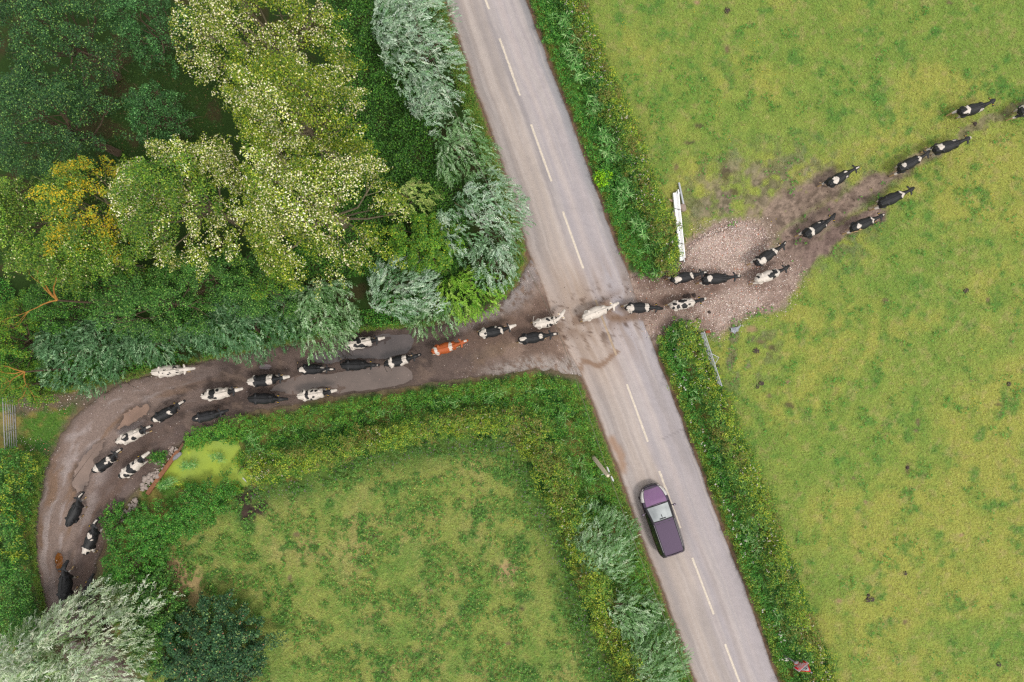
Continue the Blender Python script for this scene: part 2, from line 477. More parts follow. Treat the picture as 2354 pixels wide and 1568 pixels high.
    c = mixc(c, A(165, 140, 96), smooth(40, 10, gate_in) * .6)
    dm = np.hypot((wx - 575), (wy - 1165) * .9)
    c = mixc(c, A(74, 62, 54), smooth(42, 22, dm) * smooth(.35, .5, n3 * .6 + n4 * .4))
    for bx, by, rx, ry, g in DIRT:
        d = np.hypot((px + wob * .35 - bx) / rx, (py + wob2 * .35 - by) / ry)
        c = mixc(c, g, smooth(1.35, .4, d + (n4 - .5) * .8) * .75)
    return c

DIRT = []
_d = A(122, 94, 84); _dk = A(92, 72, 66); _lt = A(176, 138, 116)
for bx, by, rx, ry, g in [(1672, 26, 7, 6, _dk), (1672, 110, 6, 11, _d), (1517, 160, 5, 4, _d), (1605, 287, 12, 6, _dk), (1586, 327, 13, 5, _dk), (1554, 385, 6, 10, _d), (1670, 400, 14, 20, _dk),
                          (1690, 440, 12, 9, _dk), (2088, 1078, 5, 10, _d), (1990, 1158, 5, 5, _lt), (2110, 970, 6, 9, _d), (2106, 990, 7, 4, _d), (2030, 980, 4, 4, _d), (1818, 932, 12, 8, _dk),
                          (1748, 785, 12, 6, _d), (1770, 800, 8, 8, _dk), (1727, 758, 14, 10, _lt), (1812, 880, 6, 5, _lt), (1770, 910, 7, 5, _d), (2036, 690, 8, 6, _d), (2270, 690, 7, 6, _d), (2350, 900, 7, 5, _d), (2295, 930, 6, 5, _dk),
                          (1600, 4, 8, 6, _lt), (2180, 4, 7, 5, _d), (1960, 1100, 6, 4, _d), (2210, 1230, 6, 5, _lt), (1738, 1110, 8, 4, _d), (1930, 1380, 8, 6, _lt), (2080, 1430, 7, 7, _d),
                          (680, 1230, 8, 6, _d), (1010, 1095, 6, 5, _dk), (1275, 1140, 5, 5, _dk), (860, 1230, 9, 5, _dk), (985, 1355, 8, 7, _lt), (1200, 1400, 6, 6, _dk), (1165, 1480, 8, 5, _d), (1010, 1515, 9, 5, _lt), (1160, 1560, 6, 6, _d), (880, 1545, 7, 7, _d), (560, 1180, 9, 8, _dk), (665, 1330, 6, 8, _d)]:
    DIRT.append((bx, by, rx, ry, g))

# one sheet of ground: fine under the photograph, coarse to the horizon
M_GROUND = vcol("meadow ground", rough=.9, spec=.15, grain=.30, gscale=9.0, gscale2=34.0, bump=.5)
def build_ground():
    x0, x1, y0, y1, st = -36.0, 36.0, -25.0, 25.0, 0.1
    gx = np.arange(x0, x1 + st / 2, st); gy = np.arange(y0, y1 + st / 2, st)
    XX, YY = np.meshgrid(gx, gy)
    px, py = XX * S + CX, CY - YY * S
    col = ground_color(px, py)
    z = -0.05 - 0.05 * fbm(XX, YY, 1.3, 4, 21) - .03 * fbm(XX, YY, 4, 2, 22)
    dp = np.minimum(dist_poly(px, py, POND), dist_poly(px, py, POND2)) / S
    z = z - 0.55 * smooth(.25, -.5, dp)
    nx, ny = len(gx), len(gy)
    V = np.stack([XX, YY, z], -1).reshape(-1, 3); C = col.reshape(-1, 3)
    idx = np.arange(nx * ny).reshape(ny, nx)
    F = np.stack([idx[:-1, :-1], idx[:-1, 1:], idx[1:, 1:], idx[1:, :-1]], -1).reshape(-1, 4)
    # skirt
    border = np.concatenate([idx[0, :], idx[1:, -1], idx[-1, -2::-1], idx[-2:0:-1, 0]])
    rings = [border]; base = len(V); far_c = A(130, 150, 66)
    for sfac in (1.4, 3.0, 10.0, 40.0):
        P = V[border].copy(); P[:, :2] *= sfac; P[:, 2] = -0.1
        V = np.vstack([V, P]); 
        gc = ground_color(P[:, 0] * S + CX, CY - P[:, 1] * S) if sfac < 2 else np.repeat(far_c[None], len(P), 0)
        C = np.vstack([C, gc]); rings.append(np.arange(base, base + len(P))); base += len(P)
    for a, b in zip(rings[:-1], rings[1:]):
        F = np.vstack([F, np.stack([a, b, np.roll(b, -1), np.roll(a, -1)], -1)])
    return kind(obj("ground", mesh_np("ground", V, F, C, True), M_GROUND), 'structure')
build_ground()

# ------------------------------------------------------------------ road
M_ROAD = vcol("worn asphalt", rough=.85, spec=.25, grain=.10, gscale=22.0, gscale2=70.0, bump=.25)
def build_road():
    y = np.concatenate([np.linspace(-1568, -40, 40), np.arange(-36, 1610, 4.0), np.linspace(1640, 3136, 40)])
    t = np.linspace(0, 1, 49)
    jl = (fbm(y * 0, y, .05, 4, 31) - .5) * 7 + (fbm(y * 0, y, .3, 3, 33) - .5) * 4
    jr = (fbm(y * 0, y, .05, 4, 32) - .5) * 5 + (fbm(y * 0, y, .3, 3, 34) - .5) * 4
    xl, xr = road_x(ROAD_L, y) + jl, road_x(ROAD_R, y) + jr
    # soften the kinks of the polyline
    def sm(a): 
        k = np.ones(9) / 9; return np.convolve(np.pad(a, 4, mode='edge'), k, 'valid')
    xl[40:-40] = sm(xl)[40:-40] + jl[40:-40] * .5; xr[40:-40] = sm(xr)[40:-40] + jr[40:-40] * .5
    T, Yp = np.meshgrid(t, y)
    Xp = xl[:, None] * (1 - T) + xr[:, None] * T
    wid = (xr - xl)[:, None]
    X, Y = Xp / S, Yp / S
    along = Yp / S * 1.06
    st1 = fbm(T * 9, along * .10, 1, 4, 41); st2 = fbm(T * 30, along * .12, 1, 3, 42); bl = fbm(X, Y, .5, 4, 43); sp = fbm(X, Y, 6, 3, 44)
    c = A(194, 185, 188)[None, None] * np.ones(T.shape + (1,))
    c = mixc(c, A(198, 183, 174), smooth(.56, .30, T + (st1 - .5) * .3) * .9)               # left lane, dusty
    c = mixc(c, A(212, 197, 186), np.exp(-((T - .40) / .05) ** 2) * .55 + np.exp(-((T - .26) / .07) ** 2) * .35)
    c = mixc(c, A(208, 194, 190), np.exp(-((T - .66) / .05) ** 2) * .7 + np.exp(-((T - .82) / .05) ** 2) * .3)
    c = mixc(c, A(170, 163, 164), np.exp(-((T - .12) / .05) ** 2) * .55 + np.exp(-((T - .335) / .022) ** 2) * .25 + np.exp(-((T - .47) / .025) ** 2) * .5 * smooth(700, 300, Yp))
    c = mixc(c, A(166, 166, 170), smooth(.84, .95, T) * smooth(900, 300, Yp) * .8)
    c = mixc(c, A(178, 171, 174), np.exp(-((T - .75) / .06) ** 2) * .35 + np.exp(-((T - .56) / .04) ** 2) * .4)
    c = mixc(c, A(152, 144, 142), smooth(.48, .68, st1) * .34)
    c = mixc(c, A(216, 204, 198), smooth(.48, .66, st2) * .42)
    c = mixc(c, A(150, 142, 142), smooth(.62, .74, fbm(X, Y, 1.1, 4, 48)) * .10)
    c = c * (1 + (bl[..., None] - .5) * .10) * (1 + (sp[..., None] - .5) * .14)
    # mud trodden across at the crossing, drawn out along the wheel tracks
    cr, _ = dist_line(Xp, Yp, [(1235, 760), (1330, 740), (1480, 700)])
    st3 = fbm(T * 16, along * .25, 1, 4, 45)
    mudm = smooth(52, 8, cr + (bl - .5) * 40) * smooth(.36, .60, fbm(X, Y, 1.6, 4, 46)) * .75
    drag = smooth(190, 30, np.abs(cr)) * smooth(.47, .62, st3) * .45 * smooth(.02, .2, T)
    film = smooth(240, 20, cr) * .40 * smooth(.80, .35, T)
    c = mixc(c, A(196, 168, 146), film)
    c = mixc(c, A(160, 134, 112), np.maximum(drag, 0))
    c = mixc(c, A(140, 114, 96), mudm)
    spl = smooth(95, 25, cr) * smooth(.66, .72, fbm(X, Y, 3.6, 3, 47)) * .85
    c = mixc(c, A(104, 80, 66), spl)
    tr, _ = dist_line(Xp + (sp - .5) * 20, Yp + (bl - .5) * 30, [(1325, 868), (1340, 835), (1375, 845), (1400, 820), (1415, 805)])
    c = mixc(c, A(148, 116, 92), smooth(9, 3, tr) * .8)
    tr2, _ = dist_line(Xp + (sp - .5) * 20, Yp + (bl - .5) * 30, [(1395, 690), (1400, 720), (1430, 735), (1480, 730)])
    c = mixc(c, A(146, 116, 94), smooth(16, 4, tr2) * .7)
    tr3, _ = dist_line(Xp + (sp - .5) * 10, Yp + (bl - .5) * 40, [(1405, 1010), (1425, 1050), (1430, 1075)])
    c = mixc(c, A(176, 136, 104), smooth(16, 3, tr3) * .7)
    c = mixc(c, A(168, 138, 116), smooth(.045, .0, T + (sp - .5) * .05) * .9)                 # gritty left rim
    c = mixc(c, A(160, 146, 138), smooth(.975, 1.0, T + (sp - .5) * .05) * .8)
    # tar line where the track's apron was patched on
    tar, _ = dist_line(Xp + (sp - .5) * 4, Yp, [(1222, 605), (1254, 690), (1290, 790), (1322, 862)])
    c = mixc(c, A(120, 108, 104), smooth(3.0, 1.0, tar) * .0)
    crk, _ = dist_line(Xp + (sp - .5) * 5, Yp, [(1520, 1010), (1560, 990), (1575, 985)])
    c = mixc(c, A(140, 132, 134), smooth(2.5, .8, crk) * .5)
    V = np.stack([(Xp - CX) / S, (CY - Yp) / S, 0.035 + .05 * (1 - (2 * T - 1) ** 2) + 0 * Xp], -1)
    # edges turned down into the verge
    V[:, 0, 2] = -0.12; V[:, -1, 2] = -0.12
    ny, nx = T.shape
    idx = np.arange(ny * nx).reshape(ny, nx)
    F = np.stack([idx[:-1, :-1], idx[1:, :-1], idx[1:, 1:], idx[:-1, 1:]], -1).reshape(-1, 4)
    kind(obj("road", mesh_np("road", V.reshape(-1, 3), F, c.reshape(-1, 3), True), M_ROAD), 'structure')
build_road()

def road_z(px, py):
    xl, xr = road_x(ROAD_L, py), road_x(ROAD_R, py)
    t = np.clip((px - xl) / (xr - xl), 0, 1)
    return 0.035 + .05 * (1 - (2 * t - 1) ** 2)

M_PAINT = plain("road paint", A(236, 222, 204), .7, var=.18, scale=9, bump=.1)
M_PAINT_OLD = plain("muddy road paint", A(192, 168, 142), .8, var=.25, scale=6)
def build_dashes():
    D = [((1115, 0), (1124, 23)), ((1148, 90), (1195, 221)), ((1220, 287), (1267, 418)), ((1293, 487), (1340, 618)), ((1368, 690), (1416, 817)), ((1440, 883), (1488, 1015)),
         ((1514, 1082), (1563, 1213)), ((1590, 1281), (1639, 1411)), ((1665, 1479), (1713, 1606))]
    D[0] = ((1076, -105), (1124, 23))
    for i in range(1, 8): 
        D.append(((1076 - 73 * i, -105 - 198 * i), (1124 - 73 * i, 23 - 198 * i))); D.append(((1665 + 75 * i, 1479 + 198 * i), (1713 + 75 * i, 1606 + 198 * i)))
    rng = np.random.default_rng(5)
    for k, ((xa, ya), (xb, yb)) in enumerate(D):
        n = 60
        t = np.linspace(0, 1, n)
        worn = 1.0 if k in (6, 1) else .45
        hw = 2.4 + (fbm(t * 40, t * 0 + k, 1, 3, 50) - .5) * 2.6 * worn
        hw2 = 2.4 + (fbm(t * 40, t * 0 + k, 1, 3, 51) - .5) * 2.6 * worn
        cx = xa + (xb - xa) * t; cy = ya + (yb - ya) * t
        nrm = np.array([yb - ya, -(xb - xa)]) / math.hypot(xb - xa, yb - ya)
        L = np.stack([cx - nrm[0] * hw, cy - nrm[1] * hw], -1); Rr = np.stack([cx + nrm[0] * hw2, cy + nrm[1] * hw2], -1)
        vs = []
        for p in np.vstack([L, Rr]): vs.append(((p[0] - CX) / S, (CY - p[1]) / S, float(road_z(p[0], p[1])) + .005))
        F = np.array([(i, n + i, n + i + 1, i + 1) for i in range(n - 1)])
        kind(obj("road_marking", mesh_np("road_marking", vs, F), M_PAINT_OLD if k == 4 else M_PAINT), 'structure')
build_dashes()

# ------------------------------------------------------------------ farm track and gravel field entrance
M_TRACK = vcol("trodden farm track", rough=.82, spec=.3, grain=.30, gscale=14.0, gscale2=46.0, bump=.9)
TRK_POLY = TRK_N + TRK_S[::-1]
def track_color(px, py, t, s):
    X, Y = px / S, py / S
    n2 = fbm(X, Y, .6, 4, 61); n3 = fbm(X, Y, 1.8, 4, 62); n4 = fbm(X, Y, 5.5, 3, 63); st = fbm(t * 14, s * 22, 1, 4, 64)
    c = A(116, 98, 90)[None] * np.ones(px.shape + (1,))
    c = mixc(c, A(92, 77, 71), smooth(.42, .6, n2 * .5 + n3 * .5))
    c = mixc(c, A(140, 118, 104), smooth(.52, .68, n3) * .6)
    bend = smooth(560, 250, px)                                           # gravelly bend, streaked along the way
    gb = mixc(A(158, 137, 127)[None] * np.ones(px.shape + (1,)), A(184, 168, 163), smooth(.48, .62, st))
    gb = mixc(gb, A(150, 118, 92), smooth(.52, .68, fbm(t * 10, s * 14, 1, 4, 65)) * .8)
    gb = mixc(gb, A(108, 88, 80), smooth(.45, .75, t + (n2 - .5) * .5) * .8 + smooth(.14, .02, t) * .35)
    c = mixc(c, gb, bend * .92)
    top = smooth(1230, 1330, py + (n2 - .5) * 80); c = mixc(c, A(112, 92, 84), top * .55 * bend)
    mouth = smooth(1040, 1240, px + (n2 - .5) * 160)                       # pale dusty mouth by the road
    gm = mixc(A(168, 142, 126)[None] * np.ones(px.shape + (1,)), A(138, 114, 100), smooth(.45, .62, n3))
    gm = mixc(gm, A(150, 124, 98), smooth(.55, .66, n2) * .6)
    c = mixc(c, gm, mouth * .95)
    edge = smooth(.30, .05, t) * smooth(1000, 1130, px); c = mixc(c, A(178, 168, 166), edge * smooth(.3, .5, n4) * .8)
    edge = smooth(.74, .95, t) * smooth(1080, 1180, px) ; c = mixc(c, A(188, 178, 172), edge * smooth(.35, .5, n4) * .85)
    trail = smooth(.26, .08, np.abs(t - .42 + (n2 - .5) * .25)) * smooth(980, 1100, px); c = mixc(c, A(124, 100, 88), trail * .75)
    c = mixc(c, A(70, 56, 50), smooth(.58, .70, fbm(X, Y, 2.2, 4, 66)) * .6 * smooth(1330, 900, px) * smooth(250, 420, px))
    rim = np.minimum(t, 1 - t); c = mixc(c, A(104, 92, 72), smooth(.06, .0, rim) * .6 * smooth(1000, 900, px))
    for _, poly in PUDDLES:
        d = dist_poly(px, py, poly); c = mixc(c, A(88, 74, 68), smooth(12, 0, d) * .7)
    return c * (1 + (n4[..., None] - .5) * .30)

def build_track():
    N, Mt = 520, 41
    a, b = curve_pts(TRK_N, N), curve_pts(TRK_S, N)
    s = np.linspace(0, 1, N); t = np.linspace(0, 1, Mt)
    a = a + (np.stack([fbm(s * 90, s * 0, 1, 4, 71), fbm(s * 90, s * 0 + 9, 1, 4, 72)], -1) - .5) * 14
    b = b + (np.stack([fbm(s * 90, s * 0, 1, 4, 73), fbm(s * 90, s * 0 + 9, 1, 4, 74)], -1) - .5) * 14
    T, Sg = np.meshgrid(t, s)
    px = a[:, None, 0] * (1 - T) + b[:, None, 0] * T; py = a[:, None, 1] * (1 - T) + b[:, None, 1] * T
    c = track_color(px, py, T, Sg)
    rim = np.minimum(T, 1 - T)
    z = 0.012 + .008 * fbm(px / S, py / S, 3, 3, 75) - 0.10 * smooth(.02, .0, rim)
    z = np.where(Sg < .004, z - .10, z)
    V = np.stack([(px - CX) / S, (CY - py) / S, z], -1).reshape(-1, 3)
    idx = np.arange(N * Mt).reshape(N, Mt)
    F = np.stack([idx[:-1, :-1], idx[:-1, 1:], idx[1:, 1:], idx[1:, :-1]], -1).reshape(-1, 4)[:, ::-1].copy()
    me = mesh_np("farm_track", V, F, c.reshape(-1, 3), True)
    kind(obj("farm_track", me, M_TRACK), 'structure')
build_track()

def sheet(poly, step, z, n_out, jitter, seed):
    "flat sheet: outline curve with a filled interior (grid cells clipped by fan rings)"
    out = curve_pts(poly, n_out, True)
    u = np.linspace(0, 1, n_out, endpoint=False) * n_out * .12
    out = out + (np.stack([fbm(u, u * 0, 1, 4, seed), fbm(u, u * 0 + 5, 1, 4, seed + 1)], -1) - .5) * jitter
    return out

def fill(name, out, z, mat, cols=None, step=None):
    bm = bmesh.new()
    vs = [bm.verts.new(((p[0] - CX) / S, (CY - p[1]) / S, z)) for p in out]
    f = bm.faces.new(vs)
    f.normal_update()
    if f.normal.z < 0: f.normal_flip()
    bmesh.ops.triangulate(bm, faces=[f])
    me = bpy.data.meshes.new(name); bm.to_mesh(me); bm.free()
    return me

def grid_sheet(name, poly, z, mat, colf, st=3.0, warp=12.0, seed=80):
    "cells of a fine grid whose ragged outline follows poly; rim turned down"
    P = np.array(poly); x0, y0 = P.min(0) - 20; x1, y1 = P.max(0) + 20
    gx = np.arange(x0, x1, st); gy = np.arange(y0, y1, st)
    px, py = np.meshgrid(gx, gy)
    w1 = (fbm(px / S, py / S, 1.0, 4, seed) - .5) * warp * 2; w2 = (fbm(px / S, py / S, 1.0, 4, seed + 1) - .5) * warp * 2
    d = dist_poly(px + w1, py + w2, poly)
    c = colf(px, py)
    z_ = z - .11 * smooth(-5, 1, d) + .008 * fbm(px / S, py / S, 3, 3, seed + 2)
    idx = np.arange(px.size).reshape(px.shape)
    keep = (np.maximum.reduce([d[:-1, :-1], d[:-1, 1:], d[1:, 1:], d[1:, :-1]]) < 4)
    F = np.stack([idx[1:, :-1], idx[1:, 1:], idx[:-1, 1:], idx[:-1, :-1]], -1)[keep]
    V = np.stack([(px - CX) / S, (CY - py) / S, z_], -1).reshape(-1, 3)
    used = np.unique(F); remap = np.full(px.size, -1); remap[used] = np.arange(len(used))
    return obj(name, mesh_np(name, V[used], remap[F], c.reshape(-1, 3)[used], True), mat)

def gravel_color(px, py):
    X, Y = px / S, py / S
    n2 = fbm(X, Y, .5, 4, 91); n3 = fbm(X, Y, 1.8, 4, 92); n4 = fbm(X, Y, 6, 3, 93)
    c = mixc(A(186, 163, 150)[None] * np.ones(px.shape + (1,)), A(154, 130, 118), smooth(.42, .62, n3))
    pale = np.maximum(smooth(90, 10, np.hypot((px - 1665) * .6, (py - 572)) + (n3 - .5) * 60), smooth(80, 10, np.hypot((px - 1690) * .55, (py - 705)) + (n3 - .5) * 60) * .6)
    c = mixc(c, A(226, 204, 192), pale * .8)
    tr, _ = dist_line(px, py, [(1440, 705), (1560, 690), (1660, 660), (1760, 620), (1830, 560)])
    tr2, _ = dist_line(px, py, [(1480, 650), (1560, 640), (1680, 645), (1770, 600)])
    c = mixc(c, A(118, 92, 80), np.maximum(smooth(34, 6, tr + (n2 - .5) * 40), smooth(26, 6, tr2 + (n2 - .5) * 40)) * .6)
    c = mixc(c, A(176, 152, 140), smooth(.5, .65, n2) * .35)
    return c * (1 + (n4[..., None] - .5) * .4)
M_GRAVEL = vcol("gravel and mud", rough=.9, spec=.15, grain=.35, gscale=16.0, gscale2=48.0, bump=.8)
kind(grid_sheet("gravel_entrance", GRAVEL, 0.012, M_GRAVEL, gravel_color), 'structure')

# puddles
def water_mat(name, rgb, rough=.04):
    m, n, l, p = new_mat(name)
    tc = n.new("ShaderNodeTexCoord")
    ns = n.new("ShaderNodeTexNoise"); ns.inputs['Scale'].default_value = .7; ns.inputs['Detail'].default_value = 4
    rp = n.new("ShaderNodeValToRGB")
    rp.color_ramp.elements[0].color = (*[float(v) for v in np.asarray(rgb) * .82], 1); rp.color_ramp.elements[0].position = .35
    rp.color_ramp.elements[1].color = (*[float(v) for v in np.asarray(rgb) * 1.15], 1); rp.color_ramp.elements[1].position = .65
    l.new(tc.outputs['Object'], ns.inputs['Vector']); l.new(ns.outputs['Fac'], rp.inputs['Fac']); l.new(rp.outputs['Color'], p.inputs['Base Color'])
    n2 = n.new("ShaderNodeTexNoise"); n2.inputs['Scale'].default_value = 5
    b = n.new("ShaderNodeBump"); b.inputs['Strength'].default_value = .04; b.inputs['Distance'].default_value = .02
    l.new(tc.outputs['Object'], n2.inputs['Vector']); l.new(n2.outputs['Fac'], b.inputs['Height']); l.new(b.outputs['Normal'], p.inputs['Normal'])
    p.inputs['Roughness'].default_value = rough; p.inputs['Specular IOR Level'].default_value = .38
    return m
PW = [water_mat("murky water", A(102, 92, 90)), water_mat("brown water", A(122, 106, 98)), water_mat("sandy water", A(164, 134, 116)), water_mat("silty water", A(150, 128, 116)), water_mat("grey water", A(132, 118, 120)), water_mat("rusty water", A(124, 76, 34))]
for i, (lab, poly) in enumerate(PUDDLES):
    out = sheet(poly, 0, 0, 260, (12, 12, 12, 16, 6, 6)[i], 100 + i * 3)
    kind(obj("puddle", fill("puddle", out, 0.026, None), PW[i]), 'structure')

# duckweed pond: a water sheet under a skin of tiny fronds
def build_pond():
    m, n, l, p = new_mat("duckweed")
    tc = n.new("ShaderNodeTexCoord")
    n1 = n.new("ShaderNodeTexNoise"); n1.inputs['Scale'].default_value = .55; n1.inputs['Detail'].default_value = 5
    r1 = n.new("ShaderNodeValToRGB")
    e = r1.color_ramp.elements
    e[0].position = .3; e[0].color = (*A(164, 190, 82), 1); e[1].position = .7; e[1].color = (*A(180, 200, 66), 1)
    n2 = n.new("ShaderNodeTexNoise"); n2.inputs['Scale'].default_value = 40; n2.inputs['Detail'].default_value = 2
    mr = n.new("ShaderNodeMapRange"); mr.inputs['To Min'].default_value = .86; mr.inputs['To Max'].default_value = 1.14
    mx = n.new("ShaderNodeMixRGB"); mx.blend_type = 'MULTIPLY'; mx.inputs['Fac'].default_value = 1
    n3 = n.new("ShaderNodeTexNoise"); n3.inputs['Scale'].default_value = 5.5; n3.inputs['Detail'].default_value = 6
    r3 = n.new("ShaderNodeValToRGB"); r3.color_ramp.elements[0].position = .66; r3.color_ramp.elements[1].position = .72
    mx2 = n.new("ShaderNodeMixRGB"); mx2.inputs['Color2'].default_value = (*A(84, 104, 40), 1)
    for k in (n1, n2, n3): l.new(tc.outputs['Object'], k.inputs['Vector'])
    l.new(n1.outputs['Fac'], r1.inputs['Fac']); l.new(n2.outputs['Fac'], mr.inputs['Value']); l.new(r1.outputs['Color'], mx.inputs['Color1']); l.new(mr.outputs['Result'], mx.inputs['Color2'])
    l.new(n3.outputs['Fac'], r3.inputs['Fac']); l.new(r3.outputs['Color'], mx2.inputs['Fac']); l.new(mx.outputs['Color'], mx2.inputs['Color1'])
    l.new(mx2.outputs['Color'], p.inputs['Base Color']); p.inputs['Roughness'].default_value = .7; p.inputs['Specular IOR Level'].default_value = .25
    for poly in (POND, POND2):
        P = np.array(poly); c = P.mean(0); out = c + (P - c) * 1.03
        kind(obj("pond", fill("pond", sheet(out, 0, 0, 260, 22, 140), -0.20, None), m), 'structure')
build_pond()
# ------------------------------------------------------------------ foliage
M_LEAF = leaf_mat("leaves")
M_WILLOW = leaf_mat("willow leaves", rough=.6, trans=.2, spec=.12)
M_BARK = plain("bark", A(120, 100, 78), .9, var=.3, scale=6, bump=.6)
M_BARK_P = plain("pale bark", A(150, 136, 108), .85, var=.3, scale=5, bump=.4)
M_DEAD = plain("lichen covered dead wood", A(188, 132, 56), .9, var=.35, scale=7, bump=.4)

def unit(v):
    return v / (np.linalg.norm(v, axis=-1, keepdims=True) + 1e-9)

def leaf_quads(P, a, nrm, L, w, cup=0.0):
    "diamond leaves: centre P, long axis a, normal nrm, length L, width w"
    b = unit(np.cross(nrm, a)); a = unit(np.cross(b, nrm))
    L = np.asarray(L)[:, None] if np.ndim(L) else L; w = np.asarray(w)[:, None] if np.ndim(w) else w
    V = np.stack([P - a * L * .5, P + b * w * .5 - a * L * .08, P + a * L * .5 - nrm * cup * L, P - b * w * .5 - a * L * .08], 1)
    n = len(P)
    return V.reshape(-1, 3), np.arange(4 * n).reshape(n, 4)

class Leaves:
    def __init__(s): s.V = []; s.C = []
    def add(s, P, a, nrm, L, w, col, cup=0.0):
        v, _ = leaf_quads(P, a, nrm, L, w, cup)
        s.V.append(v.astype(np.float32)); s.C.append(np.repeat(col.astype(np.float32), 4, 0))
    def count(s): return sum(len(v) for v in s.V) // 4
    def build(s, name, mat, parent=None):
        V = np.concatenate(s.V); C = np.concatenate(s.C)
        return obj(name, mesh_np(name, V, np.arange(len(V)).reshape(-1, 4), C), mat, parent)

LEAF_GAIN = 1.5
def rnd_dir(rng, n):
    return unit(rng.normal(size=(n, 3)))

def pick(rng, pal, n, jit=.12):
    "n colours from a palette of (rgb, weight)"
    cs = np.array([p[0] for p in pal]); w = np.array([p[1] for p in pal], float); w /= w.sum()
    c = cs[rng.choice(len(cs), n, p=w)]
    lum = c @ np.array([.3, .6, .1]); c = np.maximum(lum[:, None] + (c - lum[:, None]) * 1.08, .002) * LEAF_GAIN
    return c * (1 + rng.normal(0, jit, (n, 1))) * (1 + rng.normal(0, .04, (n, 3)))

def clump(lv, rng, c, r, n, size, pal, flat=.8, aspect=.62, up=.75, jit=.14, tint=None, full=.12, dirn=None, stretch=0.0):
    "one tuft of leaves on the shell of an ellipsoid round c"
    d = rnd_dir(rng, n); d[:, 2] = np.where(d[:, 2] < -.35, -d[:, 2], d[:, 2])
    rad = r * np.where(rng.random(n) < full, rng.uniform(.2, .8, n), rng.uniform(.72, 1.06, n))
    P = np.array(c) + d * rad[:, None] * np.array([1, 1, flat])
    if dirn is not None:
        u_ = rng.uniform(-1, 1, n); sq = (1 - .55 * np.abs(u_))[:, None]
        P = np.array(c) + (P - np.array(c)) * np.array([1, 1, 1]) * sq + np.array([dirn[0], dirn[1], -.25])[None] * (u_ * r * stretch)[:, None]
    nrm = unit(d * .7 + np.array([0, 0, up]) + rng.normal(0, .42, (n, 3)))
    a = unit(rng.normal(size=(n, 3)))
    col = pick(rng, pal, n, jit)
    if tint is not None: col = col * tint
    L = size * rng.uniform(.65, 1.3, n)
    lv.add(P, a, nrm, L, L * aspect, np.clip(col, 0.002, .8))

def grow(mb, rng, p, d, L, r, depth, tips, bend=.35, up=.12, split=(2, 3)):
    "a limb that tapers, bends and forks"
    pts = [Vector(p)]; rs = [r]; d = Vector(d).normalized(); seg = 4
    for i in range(seg):
        d = (d + Vector(rng.normal(0, bend, 3)) * .4 + Vector((0, 0, up * .3))).normalized()
        pts.append(pts[-1] + d * (L / seg)); rs.append(r * (1 - .55 * (i + 1) / seg))
    mb.tube(pts, rs, 5 if r < .06 else 7)
    if depth == 0: tips.append(pts[-1]); return
    for k in range(int(rng.integers(split[0], split[1] + 1))):
        nd = (d + Vector(rng.normal(0, .55, 3))).normalized()
        grow(mb, rng, pts[-1], nd, L * rng.uniform(.55, .8), rs[-1] * .8, depth - 1, tips, bend, up, split)

